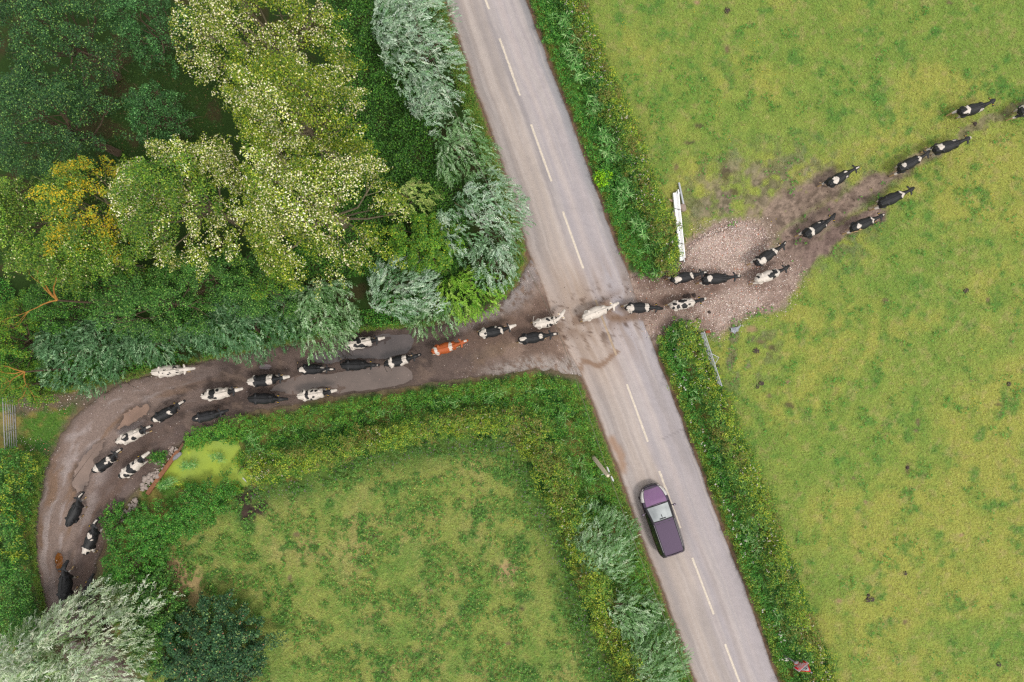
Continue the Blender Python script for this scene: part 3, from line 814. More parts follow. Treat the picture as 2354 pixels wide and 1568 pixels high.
SUBSETS = []
def tree(name, label, cat, px, py, rx, ry, ztop, pal, seed, zb=None, rot=0.0, ncl=None, cr=(.55, 1.0), leaf=.085, dens=300, bark=None, group=None, edge=.25, sprigs=14,
         spots=None, aspect=.62, flat=.8, jit=.14, lowfill=.5, lean=(0, 0), wind=None, stretch=.9, pal2=None, gap=0.0):
    "a broadleaf tree: crown ellipse as seen in the photograph, built at its own height"
    rng = np.random.default_rng(seed)
    zb = ztop * .35 if zb is None else zb
    zc = zb + (ztop - zb) * .6
    x, y, _ = W(px, py, zc); k = (H - zc) / H
    rx, ry = rx / S * k * 1.06, ry / S * k * 1.06
    root = empty(name, (x + lean[0], y + lean[1], -.08)); tag(root, label, cat, group)
    lv = Leaves()
    area = math.pi * rx * ry
    ncl = ncl or int(area * .80 / (.41 * (cr[0] + cr[1])) ** 2)
    ca, sa = math.cos(rot), math.sin(rot)
    cl = []
    for i in range(ncl):
        rr = math.sqrt((i + .5) / ncl) ; th = i * 2.399963 + rng.normal(0, .25)
        rr = min(rr * rng.uniform(.9, 1.06), 1.08)
        wob = 1 + (vnoise(np.array([math.cos(th) * 2 + seed]), np.array([math.sin(th) * 2]), seed)[0] - .5) * 2 * edge
        u, v = rr * wob * math.cos(th) * rx, rr * wob * math.sin(th) * ry
        dx, dy = ca * u - sa * v, sa * u + ca * v
        zz = zb + (ztop - zb) * math.sqrt(max(0, 1 - min(rr, 1) ** 2 * .93)) * rng.uniform(.80, 1.03)
        c = np.array([dx, dy, zz]); r = rng.uniform(*cr) * .82 * (1.0 - .3 * rr)
        cl.append((c, r, rr))
    lean3 = np.array([lean[0], lean[1], -.08])
    for c, r, rr in cl:
        tint = 1 + rng.normal(0, .15)
        pl = pal
        if pal2 is not None and fbm(np.array([c[0] + seed]), np.array([c[1]]), .55, 3, seed)[0] < rng.uniform(.40, .60): pl = pal2
        if gap and fbm(np.array([c[0] * 1.0 - seed]), np.array([c[1]]), .65, 3, seed + 7)[0] < gap and rng.random() < .8: continue
        dv = np.array([c[0] / (rx + .1), c[1] / (ry + .1)]); dv = dv / (np.linalg.norm(dv) + .15)
        if wind is not None: dv = dv * .6 + np.array(wind) * .7 + rng.normal(0, .25, 2)
        else: dv = dv + rng.normal(0, .3, 2)
        dv = dv / (np.linalg.norm(dv) + .01)
        if spots:
            wx_, wy_ = x + c[0], y + c[1]
            for (sx, sy, sr, zsp, spal) in spots:
                qx, qy, _ = W(sx, sy, zsp)
                if math.hypot(wx_ - qx, wy_ - qy) < sr / S * rng.uniform(.3, 1.35): pl = (list(spal) + list(pal)) if rng.random() < .4 else spal
        clump(lv, rng, c - lean3, r, int(dens * r * r * 4.2), leaf, pl, flat, aspect, jit=jit, tint=tint, dirn=dv, stretch=stretch)
        if rng.random() < lowfill:
            q = c.copy(); q[2] = zb + (c[2] - zb) * rng.uniform(.2, .75); q[:2] *= .92
            clump(lv, rng, q - lean3, r * 1.1, int(dens * r * r * 2.4), leaf * 1.15, pal, flat, aspect, tint=tint * .95)
    for i in range(sprigs):                                         # loose shoots beyond the edge
        th = rng.uniform(0, 2 * math.pi); wob = 1.0 + rng.uniform(-.05, .22)
        u, v = math.cos(th) * rx * wob, math.sin(th) * ry * wob
        dx, dy = ca * u - sa * v, sa * u + ca * v
        zz = zb + (ztop - zb) * rng.uniform(.05, .45)
        for q in range(4):
            f = 1 - q * .07
            clump(lv, rng, np.array([dx * f, dy * f, zz + q * .12]) - lean3, .16 + .06 * q, 16 + 8 * q, leaf, pal, .8, aspect)
    lv.build("crown", M_LEAF, root)
    mb = MB(); tips = []
    tr = .04 + .016 * ztop
    top = Vector((-lean[0] * .6, -lean[1] * .6, zb + (ztop - zb) * .25))
    mb.tube([(0, 0, 0), (top.x * .2, top.y * .2, top.z * .35), (top.x * .6, top.y * .6, top.z * .7), top], [tr * 1.35, tr, tr * .75, tr * .5], 9)
    o = sorted(cl, key=lambda q: q[2]); step = max(1, len(o) // 16)
    for c, r, rr in o[::step]:
        c = Vector(c - lean3); s0 = top * rng.uniform(.45, 1.0); mid = s0.lerp(c, .55) - Vector((0, 0, .2)) + Vector(rng.normal(0, .15, 3))
        mb.tube([s0, mid, c + Vector((0, 0, r * .5))], [tr * .34, tr * .2, .015], 5)
        for q in range(3):
            e = c + Vector(rng.normal(0, r * .8, 3)); mb.tube([mid.lerp(c, .5), e], [.022, .008], 4)
    mb.build("trunk", bark or M_BARK, root, True)
    return root

def willow(name, label, cat, px, py, rx, ry, ztop, seed, flow, pal, zb=.8, rot=0.0, dens=44, Lsh=(.28, .62), group=None, edge=.3, leafL=.17, leafw=.052, core=None, jitter=.5, poly=None):
    "a bush or tree willow: shoots that stream with the wind, each with narrow silvery leaves"
    rng = np.random.default_rng(seed)
    zc = zb + (ztop - zb) * .6
    x, y, _ = W(px, py, zc); k = (H - zc) / H
    rx, ry = rx / S * k, ry / S * k
    root = empty(name, (x, y, -.08)); tag(root, label, cat, group)
    f0 = math.atan2(flow[1], flow[0])
    n = int(math.pi * rx * ry * dens * 1.15)
    rr = np.sqrt(rng.random(n)); th = rng.uniform(0, 2 * math.pi, n)
    wob = 1 + (vnoise(np.cos(th) * 2.2 + seed, np.sin(th) * 2.2, seed) - .5) * 2 * edge
    u, v = rr * wob * np.cos(th) * rx, rr * wob * np.sin(th) * ry
    ca, sa = math.cos(rot), math.sin(rot)
    X = ca * u - sa * v; Y = sa * u + ca * v
    # billows: boughs that stand out of the crown with hollows between them
    cf, sf = math.cos(f0), math.sin(f0); A1, B1 = cf * X + sf * Y, -sf * X + cf * Y
    bil = fbm(A1 * .55 + seed * 3.1, B1, .95, 3, seed); bil2 = fbm(A1 * .6 + 9, B1 + seed, 2.4, 2, seed + 3)
    keep = ((bil * .6 + bil2 * .4) > .44) | (rng.random(n) < np.where(rr < .4, .75, .42))
    X, Y, rr, bil, bil2 = X[keep], Y[keep], rr[keep], bil[keep], bil2[keep]
    n = len(X)
    Z = zb + (ztop - zb) * np.sqrt(np.clip(1 - rr ** 2 * .9, 0, 1)) * (.42 + 1.05 * (bil * .6 + bil2 * .4)) * rng.uniform(.86, 1.04, n)
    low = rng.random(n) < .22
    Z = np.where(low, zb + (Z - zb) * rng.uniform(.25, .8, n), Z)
    ang = f0 + (fbm(X, Y, .5, 3, seed + 5) - .5) * 2.2 + rng.normal(0, jitter, n)
    out = np.stack([X / rx, Y / ry], -1); out = out * 1.0
    D = np.stack([np.cos(ang) + out[:, 0] * .55, np.sin(ang) + out[:, 1] * .55, rng.uniform(-.1, .45, n)], -1); D = unit(D)
    Ls = rng.uniform(*Lsh, n)
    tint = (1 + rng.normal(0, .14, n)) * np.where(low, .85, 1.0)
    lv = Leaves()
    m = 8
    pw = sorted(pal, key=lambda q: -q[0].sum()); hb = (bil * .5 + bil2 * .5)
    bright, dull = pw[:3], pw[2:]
    isb = (rng.random(n) < smooth(.36, .56, hb) * .85 + .08) & ~low  # crown shading painted in: pale leaves on raised boughs, dull in hollows
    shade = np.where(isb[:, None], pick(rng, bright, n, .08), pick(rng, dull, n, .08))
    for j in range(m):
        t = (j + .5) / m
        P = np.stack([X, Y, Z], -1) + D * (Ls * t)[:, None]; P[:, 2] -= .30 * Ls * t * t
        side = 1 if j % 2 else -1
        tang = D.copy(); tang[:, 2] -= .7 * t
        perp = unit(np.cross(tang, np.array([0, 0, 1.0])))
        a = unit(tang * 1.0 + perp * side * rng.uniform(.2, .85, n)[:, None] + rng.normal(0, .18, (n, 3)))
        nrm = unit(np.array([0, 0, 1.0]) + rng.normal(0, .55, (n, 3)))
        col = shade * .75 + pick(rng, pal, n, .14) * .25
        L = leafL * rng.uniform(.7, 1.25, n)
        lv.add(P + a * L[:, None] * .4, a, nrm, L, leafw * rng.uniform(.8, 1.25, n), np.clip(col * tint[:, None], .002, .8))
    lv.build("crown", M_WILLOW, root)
    mb = MB()
    ns = max(4, int(rx * ry * .8))
    for i in range(ns):
        th = rng.uniform(0, 2 * math.pi); q = math.sqrt(rng.random()) * .85
        ex, ey = q * math.cos(th) * rx, q * math.sin(th) * ry
        e = Vector((ca * ex - sa * ey, sa * ex + ca * ey, zb + (ztop - zb) * .75 * math.sqrt(1 - q * q)))
        mb.tube([(rng.normal(0, .15), rng.normal(0, .15), 0), e * .45 + Vector((0, 0, .2 * ztop)), e], [.05 + .012 * ztop, .04, .012], 6)
    mb.build("stem", M_BARK, root, True)
    return root

# palettes: leaf colours (upper side, underside, highlights and darker greens painted in for contrast)
PAL_POPLAR = [(A(146, 160, 56), 3.5), (A(112, 138, 44), 4), (A(252, 246, 208), 3.0), (A(206, 208, 128), 2.4), (A(80, 110, 36), 3)]
PAL_POPLAR_D = [(A(150, 162, 54), 3), (A(108, 136, 42), 4), (A(240, 234, 180), .5), (A(178, 184, 84), 1.2), (A(76, 108, 34), 4)]
PAL_POPLAR_G = [(A(118, 148, 56), 4), (A(92, 130, 48), 4), (A(232, 230, 176), .7), (A(156, 174, 82), 1.6), (A(66, 104, 38), 3.4)]
PAL_POPLAR_GD = [(A(124, 152, 54), 3), (A(92, 130, 48), 4), (A(156, 174, 82), 1.0), (A(62, 100, 36), 4)]
PAL_YELLOW = [(A(190, 168, 54), 3), (A(164, 162, 58), 3), (A(128, 150, 54), 3.5), (A(204, 176, 56), 1.6)]
PAL_OAK = [(A(64, 104, 56), 4), (A(50, 86, 48), 4), (A(96, 138, 72), 1.8), (A(144, 178, 96), .9), (A(38, 68, 38), 3)]
PAL_ALDER = [(A(74, 120, 62), 3), (A(56, 98, 50), 3), (A(100, 154, 90), 1.3), (A(132, 180, 110), .5), (A(40, 76, 42), 2)]
PAL_GREEN = [(A(84, 132, 58), 4), (A(66, 112, 46), 4), (A(118, 162, 78), 1.6), (A(150, 184, 96), .6), (A(44, 80, 34), 3)]
PAL_BRIGHT = [(A(92, 138, 50), 4), (A(122, 154, 54), 2.6), (A(74, 120, 42), 4), (A(156, 168, 62), .8)]
PAL_WHITE = [(A(184, 204, 180), 4), (A(150, 182, 146), 3.6), (A(208, 222, 202), 2.0), (A(108, 150, 98), 3), (A(78, 122, 68), 2.8)]
PAL_WHITER = [(A(196, 208, 180), 4.2), (A(166, 186, 146), 3.4), (A(222, 228, 206), 2.0), (A(122, 150, 92), 3.4), (A(88, 122, 64), 2.8)]
PAL_SILV = [(A(148, 180, 132), 4), (A(112, 150, 96), 4), (A(190, 210, 176), 2.2), (A(80, 124, 64), 3)]
PAL_TEAL = [(A(108, 146, 104), 4), (A(80, 118, 76), 4), (A(162, 192, 150), 1.8), (A(54, 90, 52), 3)]
PAL_LIME = [(A(126, 174, 66), 4), (A(152, 190, 84), 3), (A(92, 150, 54), 3), (A(178, 204, 112), 1.2)]
PAL_DARKBUSH = [(A(58, 98, 62), 4), (A(44, 78, 48), 4), (A(92, 132, 82), 1.4), (A(170, 126, 98), .14), (A(150, 172, 106), .6)]
PAL_BRAMBLE = [(A(72, 122, 44), 4), (A(54, 98, 36), 4), (A(100, 150, 62), 1.8), (A(126, 166, 76), .8), (A(36, 70, 26), 2)]
PAL_HAW = [(A(108, 146, 56), 3), (A(136, 158, 62), 2.4), (A(86, 130, 48), 3), (A(168, 178, 84), 1.0), (A(64, 106, 42), 2.6)]
PAL_HAWY = [(A(150, 166, 60), 3), (A(176, 184, 78), 2.0), (A(118, 150, 54), 3), (A(82, 124, 46), 2.6)]
PAL_RUST = [(A(130, 130, 66), 3), (A(116, 128, 58), 3), (A(146, 122, 72), .8), (A(98, 124, 52), 2.4)]
PAL_NETTLE = [(A(84, 144, 56), 4), (A(64, 122, 46), 4), (A(118, 170, 78), 1.6), (A(50, 102, 38), 2.5), (A(130, 150, 70), .8)]
PAL_REED = [(A(134, 180, 106), 3), (A(104, 160, 84), 3), (A(172, 206, 142), 2), (A(72, 130, 62), 2)]

# --- tall trees of the wood, back to front
DT = "broadleaf trees of the small wood"
tree("oak_tree", "dense dark green tree filling the top left corner of the wood", "tree", 95, 60, 175, 130, 9.5, PAL_OAK, 11, group=DT, leaf=.088, cr=(.5, .9), lowfill=.3, stretch=1.3, gap=.34)
tree("oak_tree", "big dark green tree at the left edge above the yellowing tree", "tree", 95, 268, 165, 118, 9.5, PAL_OAK, 12, group=DT, leaf=.088, cr=(.5, .9), lowfill=.3, stretch=1.3, gap=.34)
tree("alder_tree", "dark teal tree at the top edge left of the pale poplars", "tree", 330, 45, 90, 85, 7.5, PAL_ALDER, 13, group=DT, leaf=.085, cr=(.4, .7), lowfill=.3)
tree("alder_tree", "small teal tree standing alone in the dark clearing", "tree", 350, 255, 58, 66, 6.0, PAL_ALDER, 14, group=DT, leaf=.085, cr=(.35, .6), lowfill=.4)
PP = "pale poplars with fluttering leaves"
tree("poplar_tree", "tall pale poplar crown cut by the top edge of the picture", "tree", 590, 70, 185, 130, 12.0, PAL_POPLAR, 21, group=PP, leaf=.088, bark=M_BARK_P, cr=(.45, .85), sprigs=22, aspect=.8, lowfill=.2, wind=(.8, -.45), stretch=2.1, pal2=PAL_POPLAR_D, gap=.40)
tree("poplar_tree", "tall pale poplar beside the dark clearing, right of the small teal tree", "tree", 665, 255, 150, 125, 12.5, PAL_POPLAR, 22, group=PP, leaf=.088, bark=M_BARK_P, cr=(.45, .85), sprigs=22, aspect=.8, lowfill=.2, wind=(.8, -.45), stretch=2.1, pal2=PAL_POPLAR_D, gap=.40)
tree("poplar_tree", "palest poplar, with the most cream leaves, nearest the dark green thicket", "tree", 700, 455, 175, 170, 12.5, PAL_POPLAR, 23, group=PP, leaf=.088, bark=M_BARK_P, cr=(.45, .85), sprigs=24, aspect=.8, lowfill=.2, wind=(.8, -.45), stretch=2.1, pal2=PAL_POPLAR_D, gap=.40)
tree("poplar_tree", "greener poplar between the yellowing tree and the palest poplar", "tree", 405, 450, 150, 150, 11.0, PAL_POPLAR, 24, group=PP, leaf=.088, bark=M_BARK_P, cr=(.45, .85), sprigs=22, aspect=.8, lowfill=.3, wind=(-.6, -.5), stretch=1.9, pal2=PAL_POPLAR_GD, gap=.38)
tree("poplar_tree", "poplar with bright yellow leaves on its upper left side", "tree", 205, 485, 112, 125, 10.5, PAL_POPLAR_G, 25, group=PP, leaf=.088, bark=M_BARK_P, cr=(.4, .8), sprigs=14, aspect=.8,
     wind=(-.7, -.3), stretch=1.9, pal2=PAL_POPLAR_GD, gap=.36, spots=[(195, 395, 50, 9, PAL_YELLOW), (150, 480, 40, 9, PAL_YELLOW), (225, 525, 34, 9, PAL_YELLOW), (160, 545, 24, 8, PAL_YELLOW)])
tree("poplar_tree", "mid green poplar at the left edge beside the yellowing one", "tree", 40, 500, 110, 118, 9.5, PAL_POPLAR_G, 26, group=PP, leaf=.088, bark=M_BARK_P, cr=(.4, .8), aspect=.8, wind=(-.6, -.5), stretch=1.9, pal2=PAL_POPLAR_GD, gap=.38)
tree("poplar_tree", "mid green poplar below the yellowing one, over the dark gap", "tree", 170, 590, 120, 75, 9.0, PAL_POPLAR_G, 27, group=PP, leaf=.088, bark=M_BARK_P, cr=(.4, .75), aspect=.8, wind=(-.6, -.5), stretch=1.9, pal2=PAL_POPLAR_GD, gap=.38)
MG = "green trees along the edge of the wood"
tree("ash_tree", "large mid green tree in the middle of the wood's lower edge", "tree", 345, 690, 140, 85, 6.8, PAL_GREEN, 31, stretch=1.3, gap=.40, group=MG, leaf=.09, cr=(.4, .75))
tree("ash_tree", "dark green tree tucked under the palest poplar", "tree", 480, 628, 110, 60, 6.0, PAL_GREEN, 32, stretch=1.3, gap=.40, group=MG, leaf=.09, cr=(.4, .7))
tree("maple_tree", "tree with yellow green leaves behind the round silver willow", "tree", 595, 672, 88, 58, 5.4, PAL_GREEN, 33, stretch=1.3, gap=.40, group=MG, leaf=.09, cr=(.35, .65), spots=[(622, 665, 40, 4.5, PAL_BRIGHT)])
tree("maple_tree", "yellowish green tree at the left edge beside the bare orange branches", "tree", 12, 790, 55, 105, 5.0, PAL_BRIGHT, 34, group=MG, leaf=.085, cr=(.35, .6))
tree("maple_tree", "yellow green shrub between the two roadside willows", "tree", 975, 560, 75, 62, 3.6, PAL_BRIGHT, 35, group=MG, leaf=.12, cr=(.3, .55))
tree("ash_tree", "dark tree in the gap above the bare orange branches", "tree", 120, 700, 70, 60, 4.6, PAL_BRAMBLE, 36, group=MG, leaf=.085, cr=(.35, .6))
tree("ash_tree", "green bush under the lower left corner of the wood by the tubular gate", "tree", 55, 880, 70, 45, 2.4, PAL_BRIGHT, 37, group=MG, leaf=.09, cr=(.25, .45))

# --- undergrowth of the wood: one mass of bramble and nettle nobody could count
def thicket(name, label, poly, pal, seed, dens, z=(.15, 1.5), size=.11, mat=None, cover=None):
    rng = np.random.default_rng(seed)
    P = np.array(poly); lo, hi = P.min(0), P.max(0)
    n = int((hi - lo).prod() / S / S * dens)
    px = rng.uniform(lo[0], hi[0], n); py = rng.uniform(lo[1], hi[1], n)
    k = in_poly(px, py, poly)
    if cover is not None: k &= cover(px, py)
    px, py = px[k], py[k]; n = len(px)
    X, Y = px / S, py / S
    hgt = z[0] + (z[1] - z[0]) * smooth(.3, .7, fbm(X, Y, .8, 3, seed)) * rng.uniform(.55, 1.05, n)
    pos = np.stack([(px - CX) / S, (CY - py) / S, hgt], -1)
    nrm = unit(np.array([0, 0, 1.0]) + rng.normal(0, .5, (n, 3))); a = rnd_dir(rng, n)
    tint = .8 + .5 * fbm(X, Y, .7, 3, seed + 1)
    L = size * rng.uniform(.6, 1.35, n)
    lv = Leaves(); lv.add(pos, a, nrm, L, L * .6, np.clip(pick(rng, pal, n, .16) * tint[:, None], .002, .8))
    return kind(lv.build(name, mat or M_LEAF), 'stuff', label, "undergrowth")
thicket("undergrowth", "dark green bramble and nettle thicket between the pale poplars and the roadside willows",
        [(740, -60), (900, -60), (960, 120), (1010, 300), (1060, 420), (1080, 560), (1050, 640), (900, 640), (760, 640), (700, 660), (640, 600), (780, 500), (770, 250)], PAL_BRAMBLE, 40, 330)
thicket("undergrowth", "low green undergrowth along the lower edge of the wood",
        [(-60, 640), (250, 640), (520, 690), (650, 690), (800, 660), (1000, 680), (1010, 738), (830, 757), (640, 790), (430, 828), (250, 868), (60, 895), (-60, 895)], PAL_NETTLE, 41, 260, z=(.1, .9),
        cover=lambda x, y: fbm(x / S, y / S, .9, 3, 9) > np.where(y > 740, .36, .52))
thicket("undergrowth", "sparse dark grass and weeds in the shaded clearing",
        [(230, 100), (500, 100), (520, 330), (430, 420), (250, 420), (200, 300)], [(A(48, 78, 26), 3), (A(66, 86, 32), 2), (A(92, 78, 44), 1)], 42, 60, z=(.02, .18), size=.10)  # dark grass colours carry the clearing's shade as well

# --- willows beside road and track
WL = "silvery willows"
F1 = (0.92, .38); F2 = (.72, -.55)
willow("willow_tree", "long silver white willow along the road at the top edge of the picture", "willow", 965, 95, 78, 150, 5.2, 51, F1, PAL_WHITE, rot=.22, group=WL)
willow("willow_tree", "lower pointed lobe of silver willow hanging below the long roadside one", "willow", 975, 225, 48, 75, 3.8, 52, F1, PAL_WHITE, rot=.15, group=WL)
willow("willow_tree", "grey green willow at the left shoulder of the long roadside willow", "willow", 900, 60, 50, 70, 4.4, 60, F1, PAL_WHITE, rot=.3, group=WL)
willow("willow_tree", "thin green and silver willow beside the road between two larger ones", "willow", 1058, 335, 68, 74, 3.6, 53, (.6, -.55), PAL_SILV, rot=0, group=WL, dens=38)
willow("willow_tree", "bushy silver willow next to the road just above the track mouth", "willow", 1105, 495, 92, 100, 4.6, 54, F2, PAL_WHITE, rot=-.5, group=WL)
willow("willow_tree", "tip of the roadside willow drooping over the verge at the track corner", "willow", 1138, 590, 55, 68, 3.2, 55, (.45, -.8), PAL_WHITE, rot=-.3, group=WL)
willow("willow_tree", "broad silver white willow above the track mouth", "willow", 915, 665, 98, 78, 4.2, 56, (.85, .5), PAL_WHITE, group=WL)
willow("willow_tree", "round silver green willow overhanging the upper puddle", "willow", 735, 722, 86, 84, 4.0, 57, (.3, -.75), PAL_SILV, group=WL, jitter=.5)
willow("willow_tree", "fresh green feathery willow at the corner of track and road", "willow", 1082, 672, 74, 58, 2.6, 58, (.6, -.7), PAL_LIME, group=WL, zb=.3)
willow("willow_tree", "silver green willow fringe between broad willow and feathery green willow", "willow", 985, 715, 62, 44, 2.6, 59, (.4, -.8), PAL_SILV, group=WL, zb=.3)
willow("willow_tree", "dull teal willow with a pale yellow patch over the track's upper edge", "willow", 555, 752, 128, 62, 3.8, 61, (.3, -.8), PAL_TEAL, group=WL, jitter=.6)
willow("willow_tree", "teal willow behind the one with the pale yellow patch", "willow", 560, 690, 80, 40, 4.0, 62, (.3, -.3), PAL_TEAL, group=WL, jitter=.6)
willow("willow_tree", "teal grey willow bush near the white spotted cow", "willow", 352, 782, 92, 46, 3.0, 63, (.1, -.8), PAL_TEAL, group=WL, jitter=.6, zb=.3)
willow("willow_tree", "grey green willow clump at the wood's lower left corner", "willow", 185, 800, 140, 88, 3.8, 64, (-.2, -.7), PAL_TEAL, group=WL, jitter=.6, zb=.4)
willow("willow_tree", "pale yellowish willow shoots in the middle of the thicket", "willow", 945, 452, 52, 44, 3.2, 65, (.5, -.6), [(A(176, 194, 108), 3), (A(150, 176, 96), 3), (A(200, 208, 140), 1.5), (A(110, 146, 70), 2)], group=WL, dens=30)
willow("willow_tree", "large white leaved willow in the bottom left corner hiding the end of the track", "willow", 138, 1520, 188, 132, 7.0, 66, (.9, .35), PAL_WHITER, group=WL, rot=.25, dens=46, leafL=.20, leafw=.056)
willow("willow_tree", "thin whitish branch of willow over the track's lower end", "willow", 290, 1392, 84, 34, 4.0, 67, (.8, .5), PAL_WHITER, group=WL, rot=.1, dens=26, leafL=.19, leafw=.054)
willow("willow_tree", "compact silver green willow left of the purple car", "willow", 1388, 1255, 86, 88, 3.0, 68, (.75, .45), PAL_SILV, group=WL, zb=.3, rot=-.6)
willow("willow_tree", "silver green willow below the compact one beside the road", "willow", 1450, 1405, 62, 62, 2.6, 69, (.6, -.3), PAL_SILV, group=WL, zb=.3, rot=-.6)
willow("willow_tree", "silver willow at the bottom edge of the picture beside the road", "willow", 1500, 1515, 78, 80, 3.0, 70, (.75, .5), PAL_SILV, group=WL, zb=.3, rot=-.6)

# --- shrubs
SH = "shrubs round the lower left field"
tree("holly_bush", "dark blue green bush with reddish shoot tips at the bottom edge", "bush", 490, 1500, 135, 110, 3.2, PAL_DARKBUSH, 81, zb=.5, group=SH, leaf=.12, cr=(.3, .55), dens=240)
tree("hazel_bush", "mid green bush between the white willow and the dark bush", "bush", 350, 1430, 62, 110, 2.6, PAL_GREEN, 82, zb=.4, group=SH, leaf=.12, cr=(.3, .5), dens=240)
tree("hazel_bush", "green bush beside the lower end of the track", "bush", 290, 1305, 58, 62, 2.2, PAL_NETTLE, 83, zb=.3, group=SH, leaf=.09, cr=(.25, .45), dens=240)
tree("hazel_bush", "yellow green bush below the duckweed pond, widest part of the thicket", "bush", 452, 1168, 92, 46, 1.6, PAL_NETTLE, 84, zb=.2, rot=.75, group=SH, leaf=.09, cr=(.25, .45), dens=240, lowfill=.3)
tree("hazel_bush", "green bush between the pond thicket and the track's lower bend", "bush", 350, 1225, 78, 62, 2.0, PAL_NETTLE, 85, zb=.2, rot=.75, group=SH, leaf=.09, cr=(.25, .45), dens=240, lowfill=.3)
tree("lime_bush", "small vivid lime green bush in the verge beside the road", "bush", 1385, 416, 15, 17, .9, [(A(140, 196, 40), 3), (A(166, 210, 62), 2), (A(110, 170, 34), 2)], 86, zb=.1, leaf=.10, cr=(.16, .26), ncl=12, dens=320, sprigs=3)
tree("hazel_bush", "small green bush growing out of the rubble beside the track", "bush", 258, 1195, 30, 34, 1.0, PAL_NETTLE, 87, zb=.1, group=SH, leaf=.10, cr=(.2, .32), dens=200, sprigs=4)
tree("hazel_bush", "low green tuft on the rubble bank near the top of the timber edging", "bush", 366, 1050, 13, 10, .35, PAL_NETTLE, 88, zb=.05, group=SH, leaf=.09, cr=(.14, .24), dens=260, sprigs=4)

# --- hedges
def band(lv, rng, left, right, pal_at, n, hgt, size, cl_r=(.14, .32), per=26, z0=.05, aspect=.6, prof=True, gap=None):
    "leafy clumps between two outlines"
    m = 160
    a, b = curve_pts(left, m), curve_pts(right, m)
    ln = np.hypot(*np.diff((a + b) / 2, axis=0).T); cum = np.concatenate([[0], np.cumsum(ln)]); cum /= cum[-1]
    for i in range(n):
        s = rng.random(); t = rng.random()
        q = np.interp(s, cum, np.arange(m)); j = int(q); j2 = min(j + 1, m - 1); f = q - j
        p = (a[j] * (1 - t) + b[j] * t) * (1 - f) + (a[j2] * (1 - t) + b[j2] * t) * f
        p = p + rng.normal(0, 5.5, 2)
        d1 = fbm(np.array([p[0] / S]), np.array([p[1] / S]), .6, 3, 7)[0]
        if gap is not None and d1 < gap: continue
        h = hgt * (math.sqrt(max(.06, 1 - (2 * t - 1) ** 2)) if prof else 1) * (.25 + 1.45 * d1) * rng.uniform(.72, 1.1)
        x, y, z = W(p[0], p[1], h)
        pal = pal_at(s, t, d1, rng)
        clump(lv, rng, (x, y, max(z, z0)), rng.uniform(*cl_r), per, size, pal, .7, aspect, up=.9, tint=1 + rng.normal(0, .12))

def blades(lv, rng, left, right, n, hgt, L, w, pal, per=9, t_rng=(0, 1), gap=None, splay=.9):
    m = 160
    a, b = curve_pts(left, m), curve_pts(right, m)
    s = rng.random(n); t = rng.uniform(*t_rng, n)
    j = np.minimum((s * (m - 1)).astype(int), m - 1)
    p = a[j] * (1 - t)[:, None] + b[j] * t[:, None]
    if gap is not None:
        k = fbm(p[:, 0] / S, p[:, 1] / S, .9, 3, 77) > gap; p = p[k]
    n = len(p); h = hgt * rng.uniform(.6, 1.1, n)
    kz = (H - h) / H
    X, Y = (p[:, 0] - CX) / S * kz, (CY - p[:, 1]) / S * kz
    tin = 1 + rng.normal(0, .15, n)
    for q in range(per):
        th = rng.uniform(0, 2 * math.pi, n)
        a_ = unit(np.stack([np.cos(th), np.sin(th), rng.uniform(-.5, .5, n)], -1))
        P = np.stack([X, Y, h], -1) + a_ * (L * .45) + rng.normal(0, .04, (n, 3))
        nrm = unit(np.array([0, 0, 1.0]) + rng.normal(0, .35, (n, 3)))
        lv.add(P, a_, nrm, L * rng.uniform(.6, 1.2, n), w * rng.uniform(.8, 1.2, n), np.clip(pick(rng, pal, n, .1) * tin[:, None], .002, .8), cup=.12)

def blossoms(rng, left, right, n, hgt, rgb, parent, mat, size=.05, t_rng=(.1, .9), name="blossom"):
    m = 160; a, b = curve_pts(left, m), curve_pts(right, m)
    s = rng.random(n); t = rng.uniform(*t_rng, n); j = (s * (m - 1)).astype(int)
    p = a[j] * (1 - t)[:, None] + b[j] * t[:, None]
    h = hgt * rng.uniform(.75, 1.15, n); kz = (H - h) / H
    P = np.stack([(p[:, 0] - CX) / S * kz, (CY - p[:, 1]) / S * kz, h], -1)
    lv = Leaves()
    for q in range(3):
        off = rng.normal(0, size * .6, (n, 3)); off[:, 2] *= .3
        nrm = unit(np.array([0, 0, 1.0]) + rng.normal(0, .3, (n, 3)))
        L = size * rng.uniform(.7, 1.3, n); lv.add(P + off, rnd_dir(rng, n), nrm, L, L * .9, np.repeat(np.array(rgb)[None], n, 0) * rng.uniform(.85, 1.1, (n, 1)))
    o = lv.build(name, mat, parent); o['kind'] = 'stuff'
    return o

def off_line(edge, dx):
    return [(p[0] + dx, p[1]) for p in edge]

def mixband(L, Rr, t):
    m = 40; a, b = curve_pts(L, m), curve_pts(Rr, m)
    return [tuple(q) for q in (a * (1 - t) + b * t)]

